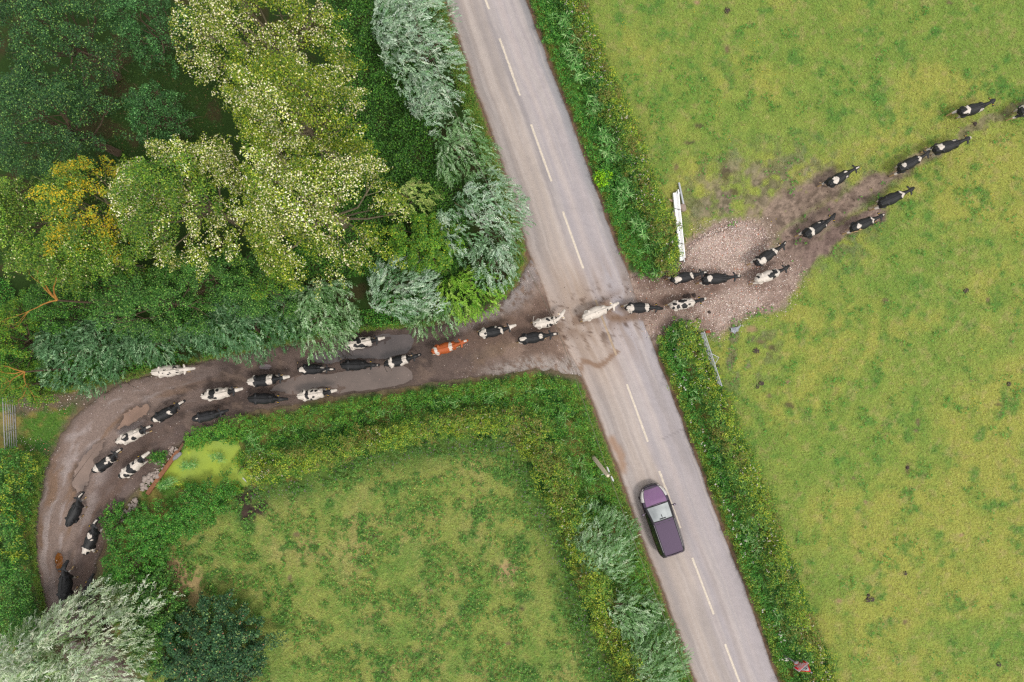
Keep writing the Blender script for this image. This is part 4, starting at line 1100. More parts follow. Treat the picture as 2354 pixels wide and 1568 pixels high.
def hedge_along(name, label, left, right, seed, split, n_h, hgt, group):
    "hawthorn hedge on the field side of a strip between road and field"
    rng = np.random.default_rng(seed)
    lv = Leaves()
    def pal_at(s, t, d, r):
        u = r.random()
        g = fbm(np.array([s * 26.0]), np.array([t * 2.0]), 1, 3, seed)[0]
        if g > .60: return PAL_RUST if u < .7 else PAL_HAW
        if t > .45: return PAL_HAWY if u < .5 else PAL_HAW  # lit look of the field side painted in with yellower leaves
        return PAL_HAW if u < .6 else PAL_GREEN
    Lh = mixband(left, right, split)
    band(lv, rng, Lh, right, pal_at, n_h, hgt, .10, (.16, .32), 30)
    root = lv.build(name, M_LEAF); tag(root, label, "hedge", group)
    blossoms(rng, Lh, right, 190, hgt * .95, A(240, 226, 214), root, M_LEAF, .055)
    mb = MB()
    c = curve_pts(mixband(Lh, right, .5), 40)
    for p in c:
        for q in range(3):
            x, y, z = W(p[0] + rng.normal(0, 6), p[1] + rng.normal(0, 8), 0)
            mb.tube([(x, y, -.08), (x + rng.normal(0, .1), y + rng.normal(0, .1), hgt * .4), (x + rng.normal(0, .25), y + rng.normal(0, .25), hgt * .8)], [.035, .025, .01], 5)
    mb.build("stem", M_BARK, root, True)['kind'] = 'stuff'
    return root

HG = "field hedges"
# upper right strip
n1 = 40
y1 = np.linspace(-90, 628, n1); RR1 = [(float(road_x(ROAD_R, y)) + 12, float(y)) for y in y1]
FR1 = [(float(np.interp(y, [p[1] for p in H1_R], [p[0] for p in H1_R])), float(y)) for y in y1]
RR1[-3:] = [(1462, 610), (1470, 622), (1478, 632)]; 
hedge_along("hedge", "yellow green hawthorn hedge between the road and the upper right field", RR1, FR1, 201, .50, 950, 1.5, HG)
rng = np.random.default_rng(202); lv = Leaves()
band(lv, rng, RR1, mixband(RR1, FR1, .45), lambda s, t, d, r: PAL_NETTLE, 900, .55, .09, (.12, .24), 22, prof=False)
band(lv, rng, mixband(RR1, FR1, .4), mixband(RR1, FR1, .62), lambda s, t, d, r: PAL_GREEN, 360, .7, .10, (.12, .24), 20, prof=False)
band(lv, rng, mixband(RR1, FR1, .0), mixband(RR1, FR1, .95), lambda s, t, d, r: PAL_NETTLE if t < .6 else PAL_HAW, 300, .7, .09, (.12, .24), 20, prof=False) if False else None
kind(lv.build("verge_plants", M_LEAF), 'stuff', "bright green nettles and weeds on the verge of the upper road", "weeds")
lv = Leaves()
blades(lv, rng, RR1, FR1, 420, 1.1, .42, .045, PAL_REED, 9, (.26, .56), gap=.50)
blades(lv, rng, RR1, FR1, 900, .25, .22, .02, [(A(120, 150, 66), 3), (A(160, 150, 84), 2), (A(88, 130, 52), 2)], 7, (.0, .10))
kind(lv.build("reeds", M_WILLOW), 'stuff', "blue green reeds in the ditch beside the upper road", "reeds")
# hedge end at the gravel entrance
rng = np.random.default_rng(203); lv = Leaves()
# lower right strip
y2 = np.linspace(752, 1640, n1); RR2 = [(float(road_x(ROAD_R, y)) + 12, float(y)) for y in y2]
FR2 = [(float(np.interp(y, [p[1] for p in H2_R], [p[0] for p in H2_R])), float(y)) for y in y2]
RR2[0] = (1555, 742); RR2[1] = (1520, 775); FR2[0] = (1600, 742)
hedge_along("hedge", "hawthorn hedge with white flowers between the road and the lower right field", RR2, FR2, 204, .36, 1350, 1.6, HG)
rng = np.random.default_rng(205); lv = Leaves()
band(lv, rng, RR2, mixband(RR2, FR2, .42), lambda s, t, d, r: PAL_NETTLE if t > .22 else PAL_HAW, 1150, .6, .09, (.12, .24), 22, prof=False)
vp = kind(lv.build("verge_plants", M_LEAF), 'stuff', "green nettles with white flower heads on the verge of the lower road", "weeds")
blossoms(rng, RR2, mixband(RR2, FR2, .4), 70, .7, A(246, 240, 226), vp, M_LEAF, .11, (.2, .9), "flower_head")
lv = Leaves()
blades(lv, rng, RR2, FR2, 260, 1.0, .38, .04, PAL_REED, 8, (.28, .48), gap=.48)
blades(lv, rng, RR2, FR2, 1100, .2, .22, .02, [(A(130, 156, 66), 3), (A(166, 156, 84), 2), (A(92, 136, 52), 2)], 7, (.0, .12))
kind(lv.build("reeds", M_WILLOW), 'stuff', "tufts of reed and long grass along the lower road verge", "reeds")

# hedge round the left field: along the track, round the corner and down the road
OUT3 = [(566, 952), (600, 958), (700, 940), (800, 920), (900, 908), (1000, 893), (1080, 881), (1150, 873), (1230, 866), (1290, 872), (1330, 905), (1352, 960), (1380, 1040), (1405, 1110), (1438, 1200), (1480, 1310), (1520, 1420), (1562, 1535), (1600, 1640)]
IN3 = [(572, 1108), (600, 1110), (660, 1102), (720, 1085), (780, 1058), (850, 1038), (930, 1022), (1000, 1008), (1070, 1000), (1130, 998), (1175, 1010), (1205, 1045), (1228, 1095), (1255, 1150), (1285, 1215), (1310, 1290), (1345, 1385), (1378, 1460), (1415, 1545), (1450, 1640)]
rng = np.random.default_rng(211); lv = Leaves()
def pal3(s, t, d, r):
    g = fbm(np.array([s * 30.0]), np.array([t * 3.0]), 1, 3, 212)[0]; u = r.random()
    if g > .62: return PAL_RUST if u < .6 else PAL_HAW
    return PAL_HAWY if (t > .35 and u < .62) else PAL_HAW  # yellower leaves paint the lit inner side of the hedge
MID3 = mixband(OUT3, IN3, .52)
band(lv, rng, MID3, IN3, pal3, 2000, 2.1, .10, (.16, .34), 30)
h3 = lv.build("hedge", M_LEAF); tag(h3, "long yellow green hedge curving round the lower left field from pond to road", "hedge", HG)
blossoms(rng, MID3, IN3, 420, 1.6, A(236, 226, 196), h3, M_LEAF, .06)
mb = MB()
for p in curve_pts(mixband(MID3, IN3, .5), 60):
    for q in range(3):
        x, y, z = W(p[0] + rng.normal(0, 8), p[1] + rng.normal(0, 8), 0)
        mb.tube([(x, y, -.08), (x + rng.normal(0, .1), y + rng.normal(0, .1), .7), (x + rng.normal(0, .25), y + rng.normal(0, .25), 1.3)], [.035, .025, .01], 5)
mb.build("stem", M_BARK, h3, True)['kind'] = 'stuff'
rng = np.random.default_rng(213); lv = Leaves()
PAL_BANK = [(A(84, 142, 52), 4), (A(66, 122, 44), 3), (A(116, 166, 66), 2), (A(140, 160, 70), 1)]
MID3b = mixband(OUT3, IN3, .62)
band(lv, rng, OUT3, MID3b, lambda s, t, d, r: PAL_BANK if (r.random() < .75) else PAL_GREEN, 1900, .75, .085, (.12, .26), 24, prof=False,
     )
band(lv, rng, [(425, 1010), (470, 985), (520, 966), (570, 948)], [(432, 1026), (478, 1010), (525, 1004), (570, 1002)], lambda s, t, d, r: PAL_BANK, 190, .5, .085, (.12, .22), 22, prof=False)
kind(lv.build("bank_plants", M_LEAF), 'stuff', "dense green weeds on the bank between the track and the curving hedge", "weeds")
lv = Leaves()
blades(lv, rng, OUT3, MID3b, 420, .95, .34, .03, PAL_REED, 7, (.35, .95), gap=.46)
blades(lv, rng, OUT3, MID3b, 1500, .35, .24, .018, [(A(120, 156, 70), 3), (A(156, 156, 84), 2), (A(84, 134, 52), 3)], 7, (.0, .3))
blades(lv, rng, [PD(1100, 330), PD(1300, 300)], [PD(1120, 400), PD(1330, 370)], 34, .35, .30, .025, PAL_REED, 7)
blades(lv, rng, [PD(1480, 190), PD(1660, 200)], [PD(1500, 270), PD(1700, 290)], 26, .35, .30, .025, PAL_REED, 7)
blades(lv, rng, [PD(800, 600), PD(1000, 520)], [PD(860, 660), PD(1060, 570)], 40, .5, .36, .03, PAL_REED, 8)
kind(lv.build("reeds", M_WILLOW), 'stuff', "reeds and long grass in the ditch behind the curving hedge and in the pond", "reeds")
rng = np.random.default_rng(241); lv = Leaves()
pp = curve_pts(POND, 400, True)
for i in range(400):
    if fbm(np.array([i * .06]), np.array([3.0]), 1, 3, 242)[0] < .52: continue
    if in_poly(np.array([pp[i][0]]), np.array([pp[i][1]]), [PD(600, 800), PD(1130, 40), PD(1200, 120), PD(760, 760)])[0]: continue
    for q in range(3):
        x, y, z = W(pp[i][0] + rng.normal(0, 7), pp[i][1] + rng.normal(0, 6), .1)
        clump(lv, rng, (x, y, rng.uniform(-.05, .25)), rng.uniform(.08, .2), 18, .085, PAL_BANK if rng.random() < .7 else PAL_HAWY, .7, .5, up=.9, tint=1 + rng.normal(0, .15))
kind(lv.build("pond_margin_plants", M_LEAF), 'stuff', "low green plants growing over the rim of the duckweed pond", "weeds")
# purple thistles inside the hedge
rng = np.random.default_rng(214); lv = Leaves()
TH_L = IN3; TH_R = [(p[0] - 34, p[1] + 46) if p[0] > 1180 else (p[0] + 4, p[1] + 46) for p in IN3]
band(lv, rng, TH_L, TH_R, lambda s, t, d, r: [(A(86, 128, 56), 3), (A(68, 108, 48), 3), (A(120, 150, 82), 1.2)], 700, .35, .085, (.08, .2), 16, prof=False, gap=.40)
th = kind(lv.build("thistles", M_LEAF), 'stuff', "thistles with purple heads along the field side of the curving hedge", "weeds")
blossoms(rng, TH_L, TH_R, 300, .45, A(150, 118, 150), th, M_LEAF, .045, (.1, .9), "flower_head")

# hedge at the left edge of the picture
rng = np.random.default_rng(215); lv = Leaves()
L5 = [(-80, 1020), (-80, 1200), (-70, 1400), (-60, 1640)]; R5 = [(40, 1035), (78, 1060), (70, 1130), (58, 1200), (66, 1290), (80, 1370), (110, 1450), (140, 1640)]
band(lv, rng, L5, R5, lambda s, t, d, r: PAL_HAWY if (s < .45 and r.random() < .3) else (PAL_GREEN if r.random() < .6 else PAL_NETTLE), 1150, 2.0, .105, (.18, .36), 30)
h5 = lv.build("hedge", M_LEAF); tag(h5, "dark green hedge at the left edge below the tubular gate", "hedge", HG)
mb = MB()
for p in curve_pts([(0, 1050), (0, 1200), (20, 1450)], 24):
    x, y, z = W(p[0], p[1], 0); mb.tube([(x, y, -.08), (x + .1, y, .8), (x + rng.normal(0, .3), y, 1.4)], [.04, .03, .01], 5)
mb.build("stem", M_BARK, h5, True)['kind'] = 'stuff'
# ends of the upper right and lower right hedge come from the same outlines; grass tufts on the left verge of track and road
rng = np.random.default_rng(216); lv = Leaves()
VG = [(A(116, 150, 62), 3), (A(150, 156, 78), 2), (A(86, 134, 50), 3)]
RL1 = [(float(road_x(ROAD_L, y)) - 5, float(y)) for y in np.linspace(-60, 570, 30)]
blades(lv, rng, off_line(RL1, -34), RL1, 1500, .22, .22, .022, VG, 7)
blades(lv, rng, [(1185, 560), (1165, 640), (1110, 690)], [(1205, 575), (1188, 645), (1135, 700)], 260, .25, .24, .022, VG, 7)
RL2 = [(float(road_x(ROAD_L, y)) - 6, float(y)) for y in np.linspace(900, 1620, 30)]
blades(lv, rng, off_line(RL2, -30), RL2, 1500, .3, .24, .022, VG, 7)
blades(lv, rng, [(60, 905), (250, 868), (430, 826), (640, 785), (840, 752), (1000, 740)], [(75, 915), (260, 880), (430, 836), (640, 795), (840, 760), (1000, 748)], 900, .2, .2, .02, VG, 7)
blades(lv, rng, [(78, 1040), (62, 1180), (70, 1300), (96, 1410)], [(112, 1050), (84, 1180), (84, 1300), (104, 1400)], 800, .2, .2, .02, VG, 7)
kind(lv.build("verge_grass", M_LEAF), 'stuff', "long green grass on the verges of road and track", "grass")

# --- grass of the two fields: fine blades nobody could count
def field_grass(name, label, dens, seed, test, L=.13, w=.022, lift=1.0):
    rng = np.random.default_rng(seed)
    n = int(66 * 44 * dens)
    px = rng.uniform(-20, 2373, n); py = rng.uniform(-20, 1588, n)
    k = test(px, py); px, py = px[k], py[k]; n = len(px)
    col = ground_color(px, py)
    g = col[:, 1] / (col[:, 0] + 1e-6)                    # only where grass, not mud
    k = g > .94; px, py, col = px[k], py[k], col[k]; n = len(px)
    th = rng.uniform(0, 2 * math.pi, n)
    a = unit(np.stack([np.cos(th), np.sin(th), rng.uniform(0, .7, n)], -1))
    P = np.stack([(px - CX) / S, (CY - py) / S, rng.uniform(-.06, .03, n) * lift], -1)
    nrm = unit(np.array([0, 0, 1.0]) + rng.normal(0, .4, (n, 3)))
    c = col * rng.uniform(.95, 1.95, (n, 1)) * (.86 + .28 * fbm(px / S, py / S, 3.1, 3, seed))[:, None] * (1 + rng.normal(0, .07, (n, 3)))
    straw = rng.random(n) < .08; c[straw] = A(186, 172, 112) * rng.uniform(.8, 1.2, (straw.sum(), 1))
    lv = Leaves(); lv.add(P, a, nrm, L * rng.uniform(.6, 1.5, n), w * rng.uniform(.7, 1.5, n), np.clip(c, .002, .8))
    return kind(lv.build(name, M_LEAF), 'stuff', label, "grass")
def right_test(px, py):
    b = np.where(py < 640, np.interp(py, [p[1] for p in H1_R], [p[0] for p in H1_R]), np.where(py > 740, np.interp(py, [p[1] for p in H2_R], [p[0] for p in H2_R]), 1600))
    return (px > b - 8) & ~in_poly(px, py, GRAVEL)
field_grass("pasture_grass", "short yellow green grass of the right hand pasture", 190, 221, right_test)
def verge_test(px, py):
    rl = road_x(ROAD_L, py)
    return (px < rl - 6) & (~in_poly(px, py, LEFT_FIELD)) & (~in_poly(px, py, TRK_POLY)) & (~in_poly(px, py, POND)) & ((~in_poly(px, py, WOOD)) | (py > 880))
field_grass("rough_grass", "rough grass between the track, the hedges and the road", 170, 227, verge_test, L=.17)
field_grass("field_grass", "dry patchy grass of the lower left field", 230, 222, lambda x, y: in_poly(x, y, LEFT_FIELD), L=.15)
# weeds standing in the left field, and a few in the pasture
rng = np.random.default_rng(223)
def weeds(name, label, n, test, seed, hgt=.22, thr=.55, freq=.75, size=.11, pal=None):
    rng = np.random.default_rng(seed)
    px = rng.uniform(0, 2360, n); py = rng.uniform(0, 1580, n)
    k = test(px, py) & (fbm(px / S, py / S, freq, 4, 5) * .5 + fbm(px / S, py / S, 1.7, 4, 3) * .5 > thr); px, py = px[k], py[k]; n = len(px)
    lv = Leaves(); tin = 1 + rng.normal(0, .15, n)
    base = np.stack([(px - CX) / S, (CY - py) / S, hgt * rng.uniform(.2, 1, n)], -1)
    for q in range(9):
        th = rng.uniform(0, 2 * math.pi, n); a = unit(np.stack([np.cos(th), np.sin(th), rng.uniform(-.3, .4, n)], -1))
        L = size * rng.uniform(.6, 1.4, n)
        lv.add(base + a * L[:, None] * .5, a, unit(np.array([0, 0, 1.0]) + rng.normal(0, .3, (n, 3))), L, L * .36, np.clip(pick(rng, pal or PAL_NETTLE, n, .12) * tin[:, None], .002, .8))
    return kind(lv.build(name, M_LEAF), 'stuff', label, "weeds")
weeds("field_weeds", "leafy green weeds scattered over the lower left field", 80000, lambda x, y: in_poly(x, y, LEFT_FIELD), 224, pal=[(A(88, 136, 54), 4), (A(70, 116, 48), 3), (A(120, 160, 76), 1.5), (A(172, 172, 96), .7)], thr=.49)
weeds("pasture_weeds", "darker tufts of weed scattered over the right hand pasture", 40000, right_test, 225, hgt=.1, thr=.60, size=.09, pal=[(A(92, 148, 60), 4), (A(76, 132, 52), 3), (A(140, 176, 92), 1)])
def buttercups():
    rng = np.random.default_rng(226); n = 420
    cx = rng.uniform(0, 2353, 90); cy = rng.uniform(0, 1568, 90); i = rng.integers(0, 90, n)
    px = cx[i] + rng.normal(0, 9, n); py = cy[i] + rng.normal(0, 9, n); k = right_test(px, py) | in_poly(px, py, LEFT_FIELD); px, py = px[k], py[k]; n = len(px)
    P = np.stack([(px - CX) / S, (CY - py) / S, np.full(n, .12)], -1)
    lv = Leaves(); lv.add(P, rnd_dir(rng, n), unit(np.array([0, 0, 1.0]) + rng.normal(0, .2, (n, 3))), .06 * rng.uniform(.7, 1.2, n), .05, np.repeat(A(244, 206, 30)[None], n, 0))
    kind(lv.build("buttercups", M_LEAF), 'stuff', "tiny yellow buttercups dotted over the fields", "flowers")
buttercups()

# --- bare branches with orange lichen
def dead_tree(label, px, py, dirs, seed, z, L, r):
    rng = np.random.default_rng(seed)
    x, y, _ = W(px, py, z)
    root = empty("dead_tree", (x, y, -.08)); tag(root, label, "dead tree", "bare trees with orange lichen")
    mb = MB(); mb.tube([(0, 0, 0), (.05, .05, z * .5), (0, 0, z)], [r * 2.2, r * 1.6, r * 1.1], 8); mb.build("trunk", M_BARK, root, True)
    for d in dirs:
        mb = MB(); tips = []
        grow(mb, rng, (0, 0, z), d, L, r, 3, tips, .5, .05, (2, 3)); mb.build("branch", M_DEAD, root, True)
dead_tree("bare branches with orange lichen over the dark gap at the left edge", 130, 690, [(-1, .35, .2), (-.9, -.1, .15), (-.5, .8, .3), (-.7, .6, .2)], 231, 5.6, 1.5, .05)
dead_tree("bare orange branches at the left edge beside the grey green willow", 55, 855, [(-1, -.1, .1), (-.9, -.5, .1), (-.4, -.9, 0), (-.8, .25, .2)], 232, 4.4, 1.2, .04)
dead_tree("few bare orange twigs hanging over the tubular gate", 60, 885, [(.2, -1, -.1), (-.3, -1, -.1)], 233, 3.0, .8, .03)
# ------------------------------------------------------------------ cows
COW_B = A(30, 30, 33); COW_W = A(246, 234, 221); COW_T = A(206, 172, 122); COW_O = A(196, 96, 40); COW_P = A(214, 160, 140)
def cow_shape(step, tail, low):
    "one continuous body: trunk, neck, head, ears, legs, udder and tail lofted together"
    mb = MB()
    tr = [(-.90, 1.24, .09, .10), (-.86, 1.21, .18, .19), (-.74, 1.15, .235, .28), (-.58, 1.10, .275, .34), (-.42, 1.07, .305, .37), (-.22, 1.00, .345, .41), (.0, .97, .375, .43), (.18, .98, .365, .42),
          (.36, 1.02, .31, .40), (.52, 1.06, .255, .36), (.66, 1.10, .215, .30), (.78, 1.17, .155, .22), (.92, 1.25, .115, .17), (1.06, 1.32 - low * .3, .095, .14), (1.16, 1.35 - low * .6, .085, .11)]
    mb.tube([(x, 0, z) for x, z, a, b in tr], [(a, b) for x, z, a, b in tr], 20)
    h0 = 1.36 - low * .6
    hd = [(1.08, h0 + .02, .085, .09), (1.15, h0 + .03, .125, .115), (1.25, h0 - .02, .140, .135), (1.36, h0 - .10, .118, .12), (1.47, h0 - .19, .095, .10), (1.55, h0 - .25, .100, .09), (1.61, h0 - .28, .07, .065)]
    mb.tube([(x, 0, z) for x, z, a, b in hd], [(a, b) for x, z, a, b in hd], 14)
    for s in (-1, 1):
        mb.tube([(1.13, s * .07, h0 + .05), (1.10, s * .19, h0 + .06), (1.07, s * .28, h0 + .04), (1.05, s * .335, h0 + .01)], [(.05, .030), (.078, .034), (.066, .030), (.025, .020)], 10)
        mb.tube([(1.27, s * .115, h0 + .02), (1.27, s * .150, h0 + .02)], [.03, .018], 8)                # eyes
        mb.tube([(-.44, s * .16, 1.31), (-.41, s * .29, 1.33), (-.38, s * .315, 1.29)], [.09, .055, .03], 8)      # hook bones
        mb.tube([(-.72, s * .08, 1.28), (-.88, s * .125, 1.30)], [.09, .045], 8)                          # pin bones
        mb.tube([(.50, s * .12, 1.36), (.58, s * .19, 1.1), (.60, s * .22, .85)], [.10, .12, .09], 10)    # shoulder blade
        ph = step * s
        f = .30 * ph; b = -.30 * ph - .12
        lift = max(0, ph) * .06
        mb.tube([(.52, s * .18, .90), (.46, s * .18, .68), (.50 + f * .55, s * .16, .40 + lift), (.48 + f * .9, s * .16, .12 + lift), (.53 + f, s * .16, .06 + lift), (.57 + f, s * .16, .02 + lift)], [.13, .095, .06, .043, .055, .06], 10)
        mb.tube([(-.56, s * .20, 1.0), (-.46, s * .21, .76), (-.66 + b * .6, s * .18, .50), (-.64 + b, s * .17, .13), (-.58 + b, s * .17, .06), (-.54 + b, s * .17, .02)], [.20, .15, .065, .045, .055, .06], 10)
    mb.tube([(-.62, 0, .74), (-.42, 0, .62), (-.20, 0, .66)], [.13, .18, .10], 12)                        # udder
    mb.tube([(-.82, 0, 1.38), (-.55, 0, 1.42), (-.2, 0, 1.41), (.2, 0, 1.40), (.48, 0, 1.43), (.7, 0, 1.38)], [.05, .045, .04, .04, .06, .05], 8)
    tx, ty = tail
    if abs(ty) + abs(tx) < .05: tp = [(-.86, 0, 1.36), (-.95, 0, 1.28), (-.97, 0, 1.0), (-.95, .01, .72), (-.96, .02, .5)]
    else: tp = [(-.86, 0, 1.36), (-.96, ty * .15, 1.27), (-.97 - tx * .35, ty * .5, 1.08), (-.96 - tx * .7, ty * .85, .92), (-.95 - tx, ty * 1.05, .84)]
    mb.tube(tp, [.04, .03, .024, .026, .036], 8)
    return mb

_cow_cache = {}
def cow_base(keys):
    tmp = []
    for k in keys:
        step, tail, low = k
        me = cow_shape(step, tail, low).mesh("t")
        o = bpy.data.objects.new("t", me); COL.objects.link(o)
        bm = bmesh.new(); bm.from_mesh(me); bmesh.ops.recalc_face_normals(bm, faces=bm.faces); bm.to_mesh(me); bm.free()
        r = o.modifiers.new("r", 'REMESH'); r.mode = 'VOXEL'; r.voxel_size = .027
        s = o.modifiers.new("s", 'SMOOTH'); s.factor = .5; s.iterations = 3
        tmp.append((k, o))
    dg = bpy.context.evaluated_depsgraph_get(); dg.update()
    for k, o in tmp:
        me = bpy.data.meshes.new_from_object(o.evaluated_get(dg))
        n = len(me.vertices); v = np.empty(n * 3, np.float32); me.vertices.foreach_get("co", v)
        nf = len(me.polygons); lt = np.empty(nf, np.int32); me.polygons.foreach_get("loop_total", lt)
        lv_ = np.empty(int(lt.sum()), np.int32); me.loops.foreach_get("vertex_index", lv_)
        f = lv_.reshape(-1, 4) if (lt == 4).all() else [list(q) for q in np.split(lv_, np.cumsum(lt)[:-1])]
        _cow_cache[k] = (v.reshape(-1, 3), f)
        bpy.data.meshes.remove(me)
    for k, o in tmp:
        m = o.data; bpy.data.objects.remove(o); bpy.data.meshes.remove(m)

M_COW = vcol("cow hide", rough=.62, spec=.35, grain=.10, gscale=9.0, gscale2=40.0, bump=.15)
M_TAG = plain("yellow ear tag", A(240, 190, 20), .5, var=.05)

def bend_fn(v, yaw, body):
    "curve the spine: body in the trunk, yaw in the neck"
    xs = np.linspace(-1.6, 1.9, 400)
    ang = body * (smooth(-.6, .5, xs) - .5) + yaw * smooth(.55, 1.22, xs)
    dx = np.gradient(xs); cx = np.cumsum(np.cos(ang) * dx); cy = np.cumsum(np.sin(ang) * dx)
    i0 = np.argmin(np.abs(xs)); cx -= cx[i0]; cy -= cy[i0]
    X = v[:, 0]; a = np.interp(X, xs, ang); px = np.interp(X, xs, cx); py = np.interp(X, xs, cy)
    # legs below the chest stay under the trunk
    out = v.copy(); out[:, 0] = px - np.sin(a) * v[:, 1]; out[:, 1] = py + np.cos(a) * v[:, 1]
    return out

def paint(v, seed, base, patches, head, face, legs):
    n = len(v); x, y, z = v.T
    wx = (fbm(x + seed, y + z * .6, 4.2, 3, seed) - .5) * .20 + (fbm(x + seed, y + z, 13, 2, seed + 2) - .5) * .05
    wy = (fbm(x - seed, y + z * .6 + 5, 4.2, 3, seed + 1) - .5) * .20
    c = np.repeat(base[None], n, 0).copy()
    if head is not None:
        c[x + wx * .5 > .74] = head
    for (px, py, rx, ry, col) in patches:
        d = np.hypot((x + wx - px) / rx, (y + wy - py) / ry)
        m = (d < 1) & (x < 1.05) & (z > .5)
        c[m] = col
    if face is not None:
        fx, fw, fc = face
        m = (np.abs(y + wy * .15) < fw) & (x > fx) & (x < 1.52 if fw < .1 else x < 2)
        c[m & (x > 1.14)] = fc
        if fw < .1: c[(x > 1.52)] = COW_B * 1.3 if np.allclose(base, COW_B) else c[(x > 1.52)]
    lo = (z < .66 + (wx) * 1.2) & (x < 1.0)
    c[lo & (legs > 0)] = COW_W * .92
    c[(z < .30 + wx) & (x < .95)] = COW_T if legs else c[(z < .30 + wx) & (x < .95)]
    c[(z < .07)] = A(92, 74, 58)
    ud = (np.hypot((x + .42) / .26, y / .17) < 1) & (z < .74) & (z > .40); c[ud] = COW_P
    c[(x < -.94) & (z < .95)] = COW_T
    e = (np.abs(np.abs(y) - .14) < .025) & (np.abs(x - 1.27) < .035) & (z > 1.0); c[e] = A(22, 18, 16)
    return c

cA = crop(2730, 0, 1.7233); cB = crop(3150, 600, 2.24); cF = crop(2730, 910, 1.7233); cG = crop(2650, 1000, 2.2417); cH = crop(2280, 1150, 2.2417)
c5 = crop(1700, 1180, 3.923); c4 = crop(1150, 1280, 3.923); c3 = crop(580, 1430, 3.923); c2 = crop(350, 1560, 3.92); c1 = crop(100, 1930, 3.136)
Wt, Bk, Or = COW_W, COW_B, COW_O
NO = (0, 0); TL = (.25, .35); TR = (.25, -.35)
